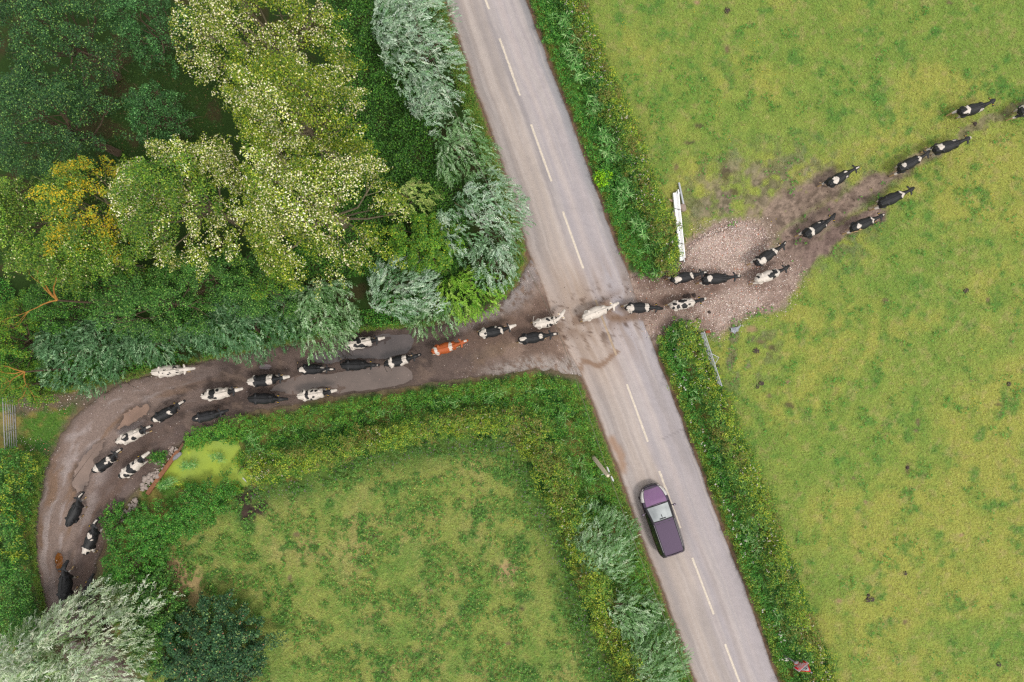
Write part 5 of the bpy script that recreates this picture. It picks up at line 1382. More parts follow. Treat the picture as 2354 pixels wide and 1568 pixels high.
# label, tail end, nose, neck yaw (deg), body bend (deg), step, tail, low head, base, patches, head colour, face (from x, half width), tags
COWS = [
 ("black cow with a white hip patch, standing highest of all in the pasture", cA(1925, 768), cA(2163, 682), 12, 4, 1, NO, 0, Bk, [(-.47, .02, .13, .30, Wt), (-.55, -.12, .2, .1, Wt), (.44, -.26, .11, .09, Wt)], None, None, 1),
 ("cow half cut off by the right edge of the picture, only its hind legs showing", cA(2338, 765), cA(2580, 672), 0, 0, -1, NO, 0, Bk, [(-.5, 0, .2, .3, Wt)], None, None, 0),
 ("black cow with white face and rump patch, leading two in single file", cA(1745, 1030), cA(1993, 945), 5, 3, 1, TL, 0, Bk, [(-.55, .08, .17, .2, Wt), (.42, .24, .09, .07, Wt)], None, (1.36, .2, Wt), 1),
 ("black cow with a white saddle mark following close behind the white faced one", cA(1507, 1163), cA(1714, 1036), 8, 0, -1, NO, 0, Bk, [(-.56, .10, .12, .15, Wt), (.60, .0, .085, .22, Wt)], None, (1.1, .035, COW_B), 0),
 ("black cow with a dark spot inside its white rump patch, alone above the worn path", cA(1015, 1265), cA(1228, 1145), -6, 6, 1, TL, 0, Bk, [(-.42, .02, .25, .22, Wt), (-.70, .10, .15, .13, Bk), (.52, .16, .11, .05, Wt), (.40, -.24, .06, .07, Wt)], None, (1.1, .04, COW_W), 0),
 ("nearly all black cow with a white collar, on the grass right of the path", cA(1368, 1403), cA(1603, 1292), 3, 3, -1, NO, 0, Bk, [(.58, 0, .12, .30, Wt)], None, None, 0),
 ("black cow with a white hip band, where the muddy path fans out", cB(168, 762), cB(436, 568), 10, 4, 1, NO, 0, Bk, [(-.40, -.02, .13, .30, Wt), (.36, .24, .09, .045, Wt), (.56, -.22, .06, .07, Wt)], None, None, 1),
 ("black cow with a round white rump patch and white collar, at the grass edge", cB(588, 700), cB(880, 572), 0, 5, -1, NO, 0, Bk, [(-.45, .0, .22, .18, Wt), (.58, .05, .075, .26, Wt), (-.5, -.30, .3, .05, COW_T)], None, (1.3, .05, Wt), 1),
 ("black cow with large white rump and shoulder, right of the gravel in the mud", cF(512, 252), cF(714, 98), 10, -4, 1, (.3, .05), 0, Bk, [(-.42, -.13, .22, .22, Wt), (-.62, .05, .07, .25, Wt), (.58, 0, .12, .28, Wt), (.38, .25, .1, .08, Wt)], None, (1.3, .03, Wt), 1),
 ("mostly white cow with black shoulder and neck, at the far end of the gravel", cF(512, 362), cF(739, 262), 8, 5, -1, NO, 0, Wt, [(.10, -.02, .22, .2, Bk), (.44, .12, .17, .2, Bk), (.25, -.22, .14, .1, Bk), (-.76, .12, .11, .1, Bk), (.05, .2, .1, .12, Wt)], COW_B, None, 0),
 ("black cow with large white rump patch, nearest the road below the white boards", cG(85, 268), cG(402, 196), 4, 0, 1, NO, 0, Bk, [(-.52, -.05, .26, .20, Wt), (.48, .0, .09, .24, Wt)], None, (1.3, .04, Wt), 0),
 ("black cow with small white rump patch, in mid gravel below the white boards", cG(362, 266), cG(702, 236), 2, 0, -1, (.2, .08), 0, Bk, [(-.50, .02, .17, .20, Wt)], None, (1.3, .04, Wt), 0),
 ("black and white blotched cow with a white nose, stepping onto the gravel", cG(82, 508), cG(392, 434), 6, 0, 1, NO, 0, Wt, [(-.16, .20, .22, .13, Bk), (-.60, .14, .15, .11, Bk), (-.42, -.12, .13, .14, Bk), (.0, -.14, .21, .18, Bk), (.36, -.08, .11, .08, Bk), (-.80, -.08, .08, .1, Bk), (.1, .25, .2, .08, Bk)], COW_B, (1.42, .2, Wt), 1),
 ("black cow with white rump and collar, crossing the right edge of the road", cH(505, 186), cH(835, 190), -3, -4, 1, NO, .35, Bk, [(-.66, .02, .26, .13, Wt), (-.54, .0, .1, .3, Wt), (-.75, -.2, .12, .1, Wt), (.46, .04, .15, .32, Wt)], None, None, 1),
 ("all white cow with a dark ear crossing the middle of the road", cH(118, 274), cH(436, 138), 10, -6, -1, NO, 0, Wt, [(.1, -.1, .03, .03, Bk), (-.1, .05, .03, .02, Bk), (.76, -.08, .06, .1, Bk)], None, None, 1),
 ("white cow with few black spots turning its head at the road's left edge", c5(1735, 455), c5(2172, 245), 38, 10, 1, (-.15, .55), 0, Wt, [(.08, .20, .13, .11, Bk), (.18, .12, .1, .09, Bk), (.42, .16, .09, .10, Bk), (-.02, -.26, .08, .10, Bk), (.22, -.25, .10, .10, Bk), (-.82, .06, .06, .05, Bk), (.70, .13, .12, .05, Bk), (.66, -.2, .09, .05, Bk)], None, None, 1),
 ("black cow with white collar patch, just below the head turning white cow", c5(1475, 705), c5(2079, 606), 0, 2, -1, (.1, -.2), 0, Bk, [(-.62, .03, .20, .11, Wt), (.50, .02, .15, .16, Wt)], None, (1.33, .06, Wt), 0),
 ("black cow with broad white rump and white head, ahead of the orange cow", c5(845, 612), c5(1428, 472), 8, 4, 1, NO, 0, Bk, [(-.62, .02, .20, .42, Wt), (-.80, .22, .1, .1, Bk), (-.5, -.05, .07, .07, Bk), (.30, .25, .05, .1, Wt), (.60, -.06, .08, .26, Wt), (.48, .2, .07, .06, Wt)], None, (1.14, .2, Wt), 0),
 ("orange brown cow with white marks on rump and shoulder", c5(106, 888), c5(674, 710), 6, 3, -1, NO, 0, Or, [(-.66, .02, .12, .20, Wt), (-.76, .20, .10, .06, Wt), (.38, 0, .11, .30, Wt), (-.6, -.25, .1, .1, Wt)], None, (1.33, .06, Wt), 0),
 ("black cow with two white bands, at the right end of the lower puddle", c4(1520, 690), c4(2094, 540), 6, 4, 1, (-.05, -.55), 0, Bk, [(-.46, 0, .15, .45, Wt), (.46, -.05, .15, .45, Wt), (.3, -.3, .25, .09, Wt)], None, (1.45, .03, Wt), 0),
 ("all black cow walking between the two large puddles", c4(838, 720), c4(1444, 710), -4, 0, -1, (.05, .45), 0, Bk, [], None, (1.45, .03, Wt), 1),
 ("black and white patched cow wading in the upper puddle", c4(910, 398), c4(1524, 278), 4, 3, 1, NO, 0, Wt, [(-.25, .26, .30, .12, Bk), (.0, .1, .16, .15, Bk), (-.74, .24, .14, .12, Bk), (-.22, -.16, .13, .14, Bk), (.10, -.2, .26, .12, Bk), (-.76, -.2, .11, .11, Bk), (.28, .26, .12, .06, Bk), (.35, -.28, .2, .06, Bk)], COW_B, (1.24, .2, Wt), 0),
 ("black cow with a small white rump triangle, ahead of the long lower puddle's left half", c4(160, 785), c4(740, 776), -4, 0, -1, (.1, .50), 0, Bk, [(-.62, .0, .19, .18, Wt), (-.48, -.14, .1, .08, Wt), (.82, .10, .16, .05, Wt)], None, (1.33, .05, Wt), 0),
 ("black cow with white rump and white shoulder band, left of the lower puddle", c3(1615, 388), c3(2274, 300), 2, 2, 1, NO, 0, Bk, [(-.74, .0, .24, .48, Wt), (-.52, -.12, .06, .08, Bk), (.42, .0, .16, .40, Wt)], None, (1.30, .2, Wt), 0),
 ("all black cow beside the hedge at the left tip of the lower puddle", c3(1620, 658), c3(2244, 655), -4, 0, -1, (-.05, .35), 0, Bk, [], None, None, 1),
 ("white cow with black blotches and a black neck, in the middle of the track", c3(890, 612), c3(1540, 488), 4, 2, 1, NO, 0, Wt, [(-.18, .14, .18, .22, Bk), (-.30, -.12, .20, .14, Bk), (-.68, .16, .08, .10, Bk), (.10, .2, .1, .09, Bk), (-.08, -.26, .12, .07, Bk)], COW_B, (1.24, .2, Wt), 0),
 ("white cow with tiny black flecks, half under the willows at the track's upper edge", c3(112, 238), c3(790, 170), 0, 0, -1, NO, .2, Wt, [(-.4, .0, .04, .08, Bk), (-.1, .12, .06, .04, Bk), (.0, .1, .04, .05, Bk), (.2, -.14, .06, .03, Bk), (-.15, -.1, .06, .04, Bk), (.1, -.22, .08, .03, Bk), (.55, .16, .12, .05, Bk), (.75, -.02, .1, .03, Bk), (.66, -.14, .06, .04, Bk)], None, None, 0),
 ("white cow with black spots at the lower edge of the lower puddle", Z4(2050, 1166), Z4(2322, 1121), 4, 2, 1, NO, 0, Wt, [(-.28, .02, .10, .30, Bk), (.12, -.16, .10, .09, Bk), (-.08, -.28, .12, .06, Bk), (.10, .24, .1, .07, Bk), (.34, .22, .1, .06, Bk), (-.6, .28, .1, .05, Bk)], COW_B, (1.3, .2, Wt), 1),
 ("charcoal cow with a tiny white rump fleck, beside the hedge by the pond", c2(1632, 462), c2(2204, 318), 4, 4, -1, NO, 0, COW_B * 1.5, [(-.50, -.02, .07, .03, Wt)], None, None, 0),
 ("black cow with white rump spot and white face, above the sandy puddle's right end", c2(1000, 480), c2(1530, 165), 8, 2, 1, NO, 0, Bk, [(-.66, -.14, .13, .20, Wt), (.40, -.10, .10, .14, Wt)], None, (1.26, .075, Wt), 1),
 ("white cow with a large black ring mark and black neck, below the sandy puddle", c2(446, 818), c2(1018, 556), 4, 4, -1, NO, 0, Wt, [(-.22, .04, .24, .22, Bk), (-.28, .12, .13, .06, Wt), (.22, -.22, .17, .11, Bk), (-.84, .14, .07, .07, Bk), (-.8, -.2, .08, .05, Bk)], COW_B, (1.33, .07, Wt), 0),
 ("black cow with white rump and shoulder patches, on the outer side of the bend", c2(64, 1285), c2(534, 918), 6, 4, 1, NO, 0, Bk, [(-.56, -.02, .13, .30, Wt), (.50, .05, .12, .20, Wt), (.28, -.12, .12, .06, Wt), (.50, -.26, .06, .1, Wt)], None, (1.3, .06, Wt), 0),
 ("white cow with black saddle and rump tip, beside the rubble bank", c2(492, 1372), c2(964, 974), 6, 3, -1, NO, 0, Wt, [(.0, .0, .20, .45, Bk), (-.82, .02, .10, .3, Bk), (-.44, -.20, .13, .14, Bk), (.45, .2, .1, .1, Bk)], COW_B, (1.2, .2, Wt), 1),
 ("all black cow with pale hind feet, on the outer side of the track's lower part", c1(520, 552), c1(732, 120), 0, -6, 1, NO, 0, Bk, [], None, (1.28, .04, Wt), 0),
 ("black cow with white rump and white shoulders, brushing the bush at the lower track", c1(735, 905), c1(912, 450), 4, -4, -1, NO, 0, Bk, [(-.66, .02, .22, .45, Wt), (-.74, -.20, .1, .1, Bk), (-.9, -.05, .08, .1, Bk), (.40, .06, .16, .22, Wt), (.2, -.2, .05, .05, Wt)], None, (1.3, .06, Wt), 1),
 ("all black cow beside the rusty orange puddle, its rear under the white willow", c1(470, 1500), c1(542, 975), -6, -4, 1, NO, 0, Bk, [], None, None, 0),
 ("black cow almost hidden under the white willow, only its head in sight", c1(690, 1560), c1(832, 1195), 10, 0, -1, NO, .3, Bk, [], None, None, 1),
]
_keys = []
for i, q in enumerate(COWS):
    k = (q[5], q[6], q[7])
    if k not in _keys: _keys.append(k)
cow_base(_keys)
def build_cows():
    tagm = MB(); tagm.box((0, 0, 0), (.075, .03, .09), bev=.012); tag_me = tagm.mesh("ear_tag"); tag_me.materials.append(M_TAG)
    for i, (lab, rear, nose, yaw, body, step, tail, low, base, patches, head, face, tags) in enumerate(COWS):
        v, f = _cow_cache[(step, tail, low)]
        r0 = np.array([[-.9, 0, 1.25]]); n0 = np.array([[1.6, 0, 1.1 - low * .5]])
        b = bend_fn(np.vstack([r0, n0]), R(yaw), R(body))
        ra, rb = np.array(W(*rear, 1.25)), np.array(W(*nose, 1.1 - low * .5))
        d = rb - ra; e = b[1] - b[0]
        sc_ = float(np.clip(np.hypot(d[0], d[1]) / np.hypot(e[0], e[1]), .90, 1.14))
        rz = math.atan2(d[1], d[0]) - math.atan2(e[1], e[0])
        mid = (ra + rb) / 2; em = (b[0] + b[1]) / 2 * sc_
        ca, sa = math.cos(rz), math.sin(rz)
        loc = (mid[0] - (ca * em[0] - sa * em[1]), mid[1] - (sa * em[0] + ca * em[1]), 0)
        px, py = loc[0] * S + CX, CY - loc[1] * S
        rl, rr = float(road_x(ROAD_L, py)), float(road_x(ROAD_R, py))
        gz = .07 if rl + 10 < px < rr - 10 else (.015 if (in_poly(np.array([px]), np.array([py]), TRK_POLY)[0] or in_poly(np.array([px]), np.array([py]), GRAVEL)[0]) else -.08)
        col = paint(v, 300 + i, base, patches, head, face, 1 if i not in (20, 24, 28) else 0)
        vv = bend_fn(v, R(yaw), R(body)) * sc_
        me = mesh_np("cow", vv, f, col, True)
        o = obj("cow", me, M_COW); o.location = (loc[0], loc[1], gz); o.rotation_euler = (0, 0, rz)
        tag(o, lab, "cow", "dairy herd crossing the road")
        for s in ((1, -1) if tags else ()):
            h0 = 1.36 - low * .6
            q = bend_fn(np.array([[1.075, s * .21, h0 + .09]]), R(yaw), R(body))[0] * sc_
            t = bpy.data.objects.new("ear_tag", tag_me); COL.objects.link(t); t.parent = o; t.location = q
            t.rotation_euler = (R(20), R(70), 0)
            if tags == 1 and s == -1 and i % 3: bpy.data.objects.remove(t)
build_cows()

# ------------------------------------------------------------------ the purple car
def build_car():
    M_PAINTC = plain("purple paint with painted dark reflection", A(70, 50, 78), .30, metal=.4, var=.04, scale=30, coat=.6)  # dark reflection of the hedges painted into the body colour
    M_BON = plain("bonnet paint with painted sheen", A(146, 104, 150), .34, metal=.45, var=.05, scale=5, coat=.5)  # reflection painted into the bonnet as a lighter purple
    M_ROOF = plain("matt purple roof paint", A(110, 94, 116), .75, var=.05, scale=14, spec=.12)  # matt purple grey tone for the roof panel
    M_SIDE = plain("black side glass", A(40, 40, 44), .08, var=.05, spec=.5, coat=.5)
    M_SCREEN = plain("windscreen glass reflecting the sky", (.30, .315, .315), .07, metal=.9, var=.25, scale=1.6)
    M_BLACK = plain("black plastic", A(46, 44, 48), .5, var=.1)
    M_TRIM = plain("grey roof trim", A(120, 118, 124), .4, metal=.4, var=.1)
    M_LAMP = plain("clear headlight", A(235, 230, 226), .15, var=.1, coat=.8)
    M_RED = plain("red tail light", A(170, 36, 40), .2, var=.1, coat=.6)
    M_TYRE = plain("tyre rubber", A(44, 43, 44), .9, var=.15)
    M_RIM = plain("alloy rim", A(170, 170, 176), .3, metal=.8, var=.1)
    M_CHROME = plain("silver badge", A(220, 220, 224), .2, metal=.7)
    front = W(1494, 1117, .6); rear = W(1547, 1271, .8)
    ang = math.atan2(front[1] - rear[1], front[0] - rear[0])
    c = W(1520, 1195, .8)
    root = empty("car", (c[0], c[1], .075), ang)
    tag(root, "purple people carrier with grey glare on its windscreen driving up the road", "car")
    def lerp(t, x): return float(np.interp(x, [p[0] for p in t], [p[1] for p in t]))
    Wt_ = [(-2.30, .30), (-2.27, .52), (-2.20, .68), (-2.08, .79), (-1.9, .86), (-1.6, .90), (-1, .915), (0, .915), (.9, .91), (1.35, .89), (1.7, .83), (1.95, .72), (2.1, .58), (2.2, .40), (2.24, .20)]
    ZB = [(-2.28, .80), (-2.22, 1.0), (-2.1, 1.08), (-1, 1.08), (.6, 1.04), (1.05, 1.02), (1.4, .96), (1.75, .86), (2.0, .76), (2.15, .66), (2.24, .56)]
    xs = np.concatenate([np.linspace(-2.30, -1.95, 10), np.linspace(-1.8, 1.3, 16), np.linspace(1.45, 2.24, 14)])
    def loft(fn, xs, name, mat, parent=root, close=False):
        rows = [fn(x) for x in xs]; k = len(rows[0]); V = [p for r in rows for p in r]
        F = [[i * k + j, i * k + j + 1, (i + 1) * k + j + 1, (i + 1) * k + j] for i in range(len(rows) - 1) for j in range(k - 1)]
        if close: F += [list(range(k)), [(len(rows) - 1) * k + j for j in reversed(range(k))]]
        me = mesh_np(name, V, F, None, True); o = obj(name, me, mat, parent)
        bm = bmesh.new(); bm.from_mesh(me); bmesh.ops.recalc_face_normals(bm, faces=bm.faces); bm.to_mesh(me); bm.free()
        return o
    def body(x):
        w, z = lerp(Wt_, x), lerp(ZB, x)
        prof = [(.90, .20), (.985, .34), (1.0, .58), (.985, .78), (.95, .90), (.88, .985), (.72, 1.015), (.4, 1.035), (0, 1.045)]
        half = [(f * w, .20 + (h - .20) / .80 * (z - .20) if h > .2 else .2) for f, h in prof]
        return [(x, -p, q) for p, q in half] + [(x, p, q) for p, q in reversed(half[:-1])]
    loft(body, xs, "body", M_PAINTC, close=True)
    # bonnet panel, its crease lines and the gap round it
    def bonnet(x):
        w = lerp(Wt_, x) * .74; z = lerp(ZB, x)
        return [(x, f * w, .2 + 1.02 * (z - .2) + .042 * (1 - f * f) + (.010 if abs(f) < .62 else 0) + .004) for f in np.linspace(-1, 1, 15)]
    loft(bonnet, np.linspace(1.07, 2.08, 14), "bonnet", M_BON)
    ZR = [(-2.20, 1.12), (-2.05, 1.36), (-1.85, 1.56), (-1.6, 1.62), (-.6, 1.665), (.1, 1.62), (.3, 1.55), (1.12, 1.04)]
    GB = [(-2.2, .70), (-1.9, .80), (-1, .85), (.5, .86), (1.12, .80)]
    GR = [(-2.2, .54), (-2.05, .60), (-1.85, .655), (-1.4, .67), (0, .68), (.3, .69), (1.12, .785)]
    def cabin(x):
        zb, zr, a, b = lerp(ZB, x) - .01, lerp(ZR, x), lerp(GB, x), lerp(GR, x)
        zr = max(zr, zb + .01)
        half = [(a, zb), (a * .55 + b * .45, zb + (zr - zb) * .5), (b * 1.03, zb + (zr - zb) * .88), (b * .93, zr), (b * .5, zr + .022), (0, zr + .03)]
        return [(x, -p, q) for p, q in half] + [(x, p, q) for p, q in reversed(half[:-1])]
    xc = np.concatenate([np.linspace(-2.2, -1.8, 6), np.linspace(-1.6, .1, 8), np.linspace(.3, 1.12, 8)])
    loft(cabin, xc, "cabin_pillars", M_BLACK, close=True)
    def top_patch(x, f0, f1, n, up):
        zr, b = lerp(ZR, x), lerp(GR, x)
        return [(x, f * b * .93, zr + .030 * (1 - (f) ** 2) + up) for f in np.linspace(f0, f1, n)]
    loft(lambda x: top_patch(x, -.93, .93, 11, .012), np.linspace(.28, 1.05, 10), "windscreen", M_SCREEN)
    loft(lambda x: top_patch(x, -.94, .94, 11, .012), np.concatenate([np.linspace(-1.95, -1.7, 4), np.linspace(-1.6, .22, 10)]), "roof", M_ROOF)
    loft(lambda x: top_patch(x, -.9, .9, 9, .012), np.linspace(-2.19, -2.0, 5), "rear_window", M_SIDE)
    for s in (-1, 1):
        def side(x, s=s):
            zb, zr, a, b = lerp(ZB, x), lerp(ZR, x), lerp(GB, x), lerp(GR, x)
            return [(x, s * (a + .012), zb + .02), (x, s * (a * .55 + b * .45 + .014), zb + (zr - zb) * .5), (x, s * (b * 1.03 + .012), zb + (zr - zb) * .84)]
        loft(side, np.linspace(-1.9, .72, 12), "side_window", M_SIDE)
        MB().tube([(.15, s * .655, 1.645), (-.6, s * .65, 1.685), (-1.65, s * .63, 1.63)], .018, 6).build("roof_rail", M_TRIM, root, True)
        # wrap-round headlight
        def lamp(x, s=s):
            w, z = lerp(Wt_, x), lerp(ZB, x)
            return [(x, s * w * f, .2 + (h - .2) / .8 * (z - .2) + .008) for f, h in ((.99, .86), (.955, .925), (.885, 1.005), (.79, 1.03))]
        loft(lamp, np.linspace(1.45, 2.06, 9), "headlight", M_LAMP)
        MB().box((2.12, s * .50, .64), (.05, .10, .05), bev=.015).build("fog_light", M_LAMP, root, True)
        def tail(x, s=s):
            w, z = lerp(Wt_, x), lerp(ZB, x)
            return [(x - .012, s * (w * f + .01), h) for f, h in ((1.0, .72), (.99, .86), (.96, .98))]
        loft(tail, np.linspace(-2.2, -2.0, 5), "tail_light", M_RED)
        mir = MB(); mir.box((.78, s * 1.02, 1.10), (.11, .20, .13), bev=.045)
        m_ = mir.build("wing_mirror", M_PAINTC, root, True)
        MB().box((.80, s * .90, 1.06), (.06, .10, .04), bev=.015).build("mirror_arm", M_BLACK, m_, True)
        for x in (1.38, -1.38):
            hub = MB(); hub.tube([(x, s * .64, .33), (x, s * .865, .33)], [.33, .33], 28)
            ty = hub.build("wheel", M_TYRE, root, True)
            rim = MB(); rim.tube([(x, s * .76, .33), (x, s * .875, .33)], [.21, .20], 20); rim.build("rim", M_RIM, ty, True)
        MB().tube([(1.06, s * .04 + .0, 1.085), (1.0, s * .35, 1.10), (.98, s * .58, 1.09)], .010, 5).build("wiper", M_BLACK, root, True)
    MB().tube([(1.09, -.66, 1.06), (1.13, -.3, 1.085), (1.14, 0, 1.09), (1.13, .3, 1.085), (1.09, .66, 1.06)], .022, 6).build("scuttle", M_BLACK, root, True)
    MB().box((.34, 0, 1.568), (.07, .40, .02), M=Matrix.Rotation(R(32), 4, 'Y'), bev=.006).box((.47, 0, 1.49), (.20, .045, .02), M=Matrix.Rotation(R(32), 4, 'Y'), bev=.006).build("sensor_housing", M_BLACK, root)
    MB().tube([(2.19, -.44, .56), (2.25, -.2, .55), (2.265, 0, .55), (2.25, .2, .55), (2.19, .44, .56)], .05, 8).build("grille", M_BLACK, root, True)
    MB().tube([(-1.98, -.55, 1.505), (-2.06, 0, 1.43), (-1.98, .55, 1.505)], .022, 6).build("spoiler_edge", M_ROOF, root, True)
    MB().tube([(-2.14, -.70, .50), (-2.27, -.40, .49), (-2.31, 0, .49), (-2.27, .40, .49), (-2.14, .70, .50)], .07, 8).build("rear_bumper", M_BLACK, root, True)
    MB().box((-2.31, 0, .78), (.02, .10, .05), bev=.008).build("badge", M_CHROME, root)
build_car()

# ------------------------------------------------------------------ gates
M_GALV = plain("galvanised steel", A(214, 218, 224), .45, metal=.3, var=.15, scale=5)
M_GALV2 = plain("weathered galvanised steel", A(176, 176, 178), .55, metal=.3, var=.22, scale=5)
M_WHITE = plain("white painted boards", A(255, 255, 255) * 1.45, .5, var=.06, scale=4)
M_STRAP = plain("dark strap", A(70, 66, 70), .7)
def gate_frame(px0, px1, label, hgt, rails, mat, lean=0.0, group=None, brace=True):
    a = Vector(W(*px0, 0)); b = Vector(W(*px1, 0)); d = (b - a); L = d.length; ang = math.atan2(d.y, d.x)
    root = empty("field_gate", (a.x, a.y, -.08), ang); tag(root, label, "gate", group)
    root.rotation_euler = (lean, 0, ang)
    for k, z in enumerate(rails):
        MB().tube([(0, 0, z + .08), (L, 0, z + .08)], .021 if k < len(rails) - 1 else .028, 8).build("rail", mat, root, True)
    for x in (0, L): MB().tube([(x, 0, rails[0] - .03), (x, 0, rails[-1] + .11)], .026, 8).build("end_post", mat, root, True)
    if brace:
        for x in (L * .36, L * .68): MB().tube([(x, .022, rails[0] + .08), (x, .022, rails[-1] + .08)], .016, 6).build("upright", mat, root, True)
        MB().tube([(.05, -.02, rails[-1] + .06), (L * .5, -.02, rails[0] + .1)], .015, 6).tube([(L * .5, -.02, rails[0] + .1), (L - .05, -.02, rails[-1] + .06)], .015, 6).build("brace", mat, root, True)
    return root, L
g2 = crop(2770, 1260, 5.227)
gr, L = gate_frame((1607, 764), (1646, 884), "galvanised tubular gate standing open against the lower hedge", 1.15, [.16, .32, .48, .66, .86, 1.14], M_GALV)
MB().tube([(L * .40, 0, 1.2), (L * .51, .38, 1.18), (L * .60, 0, 1.2)], .02, 6).tube([(L * .51, .38, 1.18), (L * .52, -.02, .7)], .018, 6).build("latch_frame", M_GALV, gr, True)
gate_frame((36, 905), (41, 1026), "weathered tubular gate at the left edge, its top leaning to the left", 1.12, [.12, .32, .52, .70, .90, 1.12], M_GALV2)
def white_boards():
    a = Vector(W(1554, 442, .35)); b = Vector(W(1569.5, 599, .35)); d = b - a; L = d.length; ang = math.atan2(d.y, d.x)
    root = empty("board_bundle", (a.x, a.y, -.06), ang); tag(root, "strapped bundle of long white boards lying beside the gravel entrance", "boards")
    MB().box((L / 2, -.085, .19), (L - .02, .19, .30), bev=.006).build("board", M_WHITE, root)
    for k, (y, w_, z, dx) in enumerate(((.035, .035, .36, -.05), (.085, .035, .37, .10), (.145, .06, .39, -.16))):
        MB().box((L / 2 + dx, y, z - .15), (L, w_, .34), bev=.006).build("board", M_WHITE, root)
    for f in (.25, .48, .75): MB().box((L * f, .0, .405), (.035, .39, .018), rz=-.35, bev=.004).build("strap", M_STRAP, root)
    for f in (.12, .88): MB().box((L * f, 0, .02), (.10, .46, .05)).build("bearer", M_STRAP, root)
white_boards()
M_CONC = plain("rough concrete", A(178, 158, 144), .9, var=.22, scale=5, bump=.8)
def lump(c, d, seed, rz=0, n=2):
    "rough stone or concrete block"
    bm = bmesh.new(); bmesh.ops.create_icosphere(bm, subdivisions=n, radius=1)
    P = np.array([v.co[:] for v in bm.verts]); rng = np.random.default_rng(seed)
    m = np.max(np.abs(P), 1, keepdims=True); P = P / m * .55 + P * .45
    P *= 1 + rng.normal(0, .07, (len(P), 1))
    F = [[v.index for v in f.verts] for f in bm.faces]; bm.free()
    Mx = Matrix.Rotation(rz, 3, 'Z'); P = (P * np.array(d) / 2) @ np.array(Mx).T + np.array(c)
    return P, F
def old_post(p0, p1, cb, dims, label, seed, r=.07):
    a = Vector(W(*p0, .1)); b = Vector(W(*p1, .14)); c = W(*cb, .15)
    root = empty("gate_post", (c[0], c[1], -.08)); tag(root, label, "gate post", "dug up gate posts")
    o = Vector((c[0], c[1], -.08))
    MB().tube([a - o, b - o], r, 12).build("tube", M_GALV, root, True)
    ang = math.atan2(b.y - a.y, b.x - a.x)
    P, F = lump((0, 0, dims[2] / 2 + .02), dims, seed, ang); obj("concrete_foot", mesh_np("concrete_foot", P, F), M_CONC, root)
g1 = crop(2620, 700, 4.24)
old_post(g1(405, 135), g1(485, 510), g1(475, 552), (.50, .40, .32), "uprooted steel gate post right of the white boards, with a rounded concrete foot", 1)
old_post(g1(410, 290), g1(325, 640), g1(310, 690), (.56, .38, .32), "uprooted steel post sticking out under the white boards, with squarer concrete foot", 2)

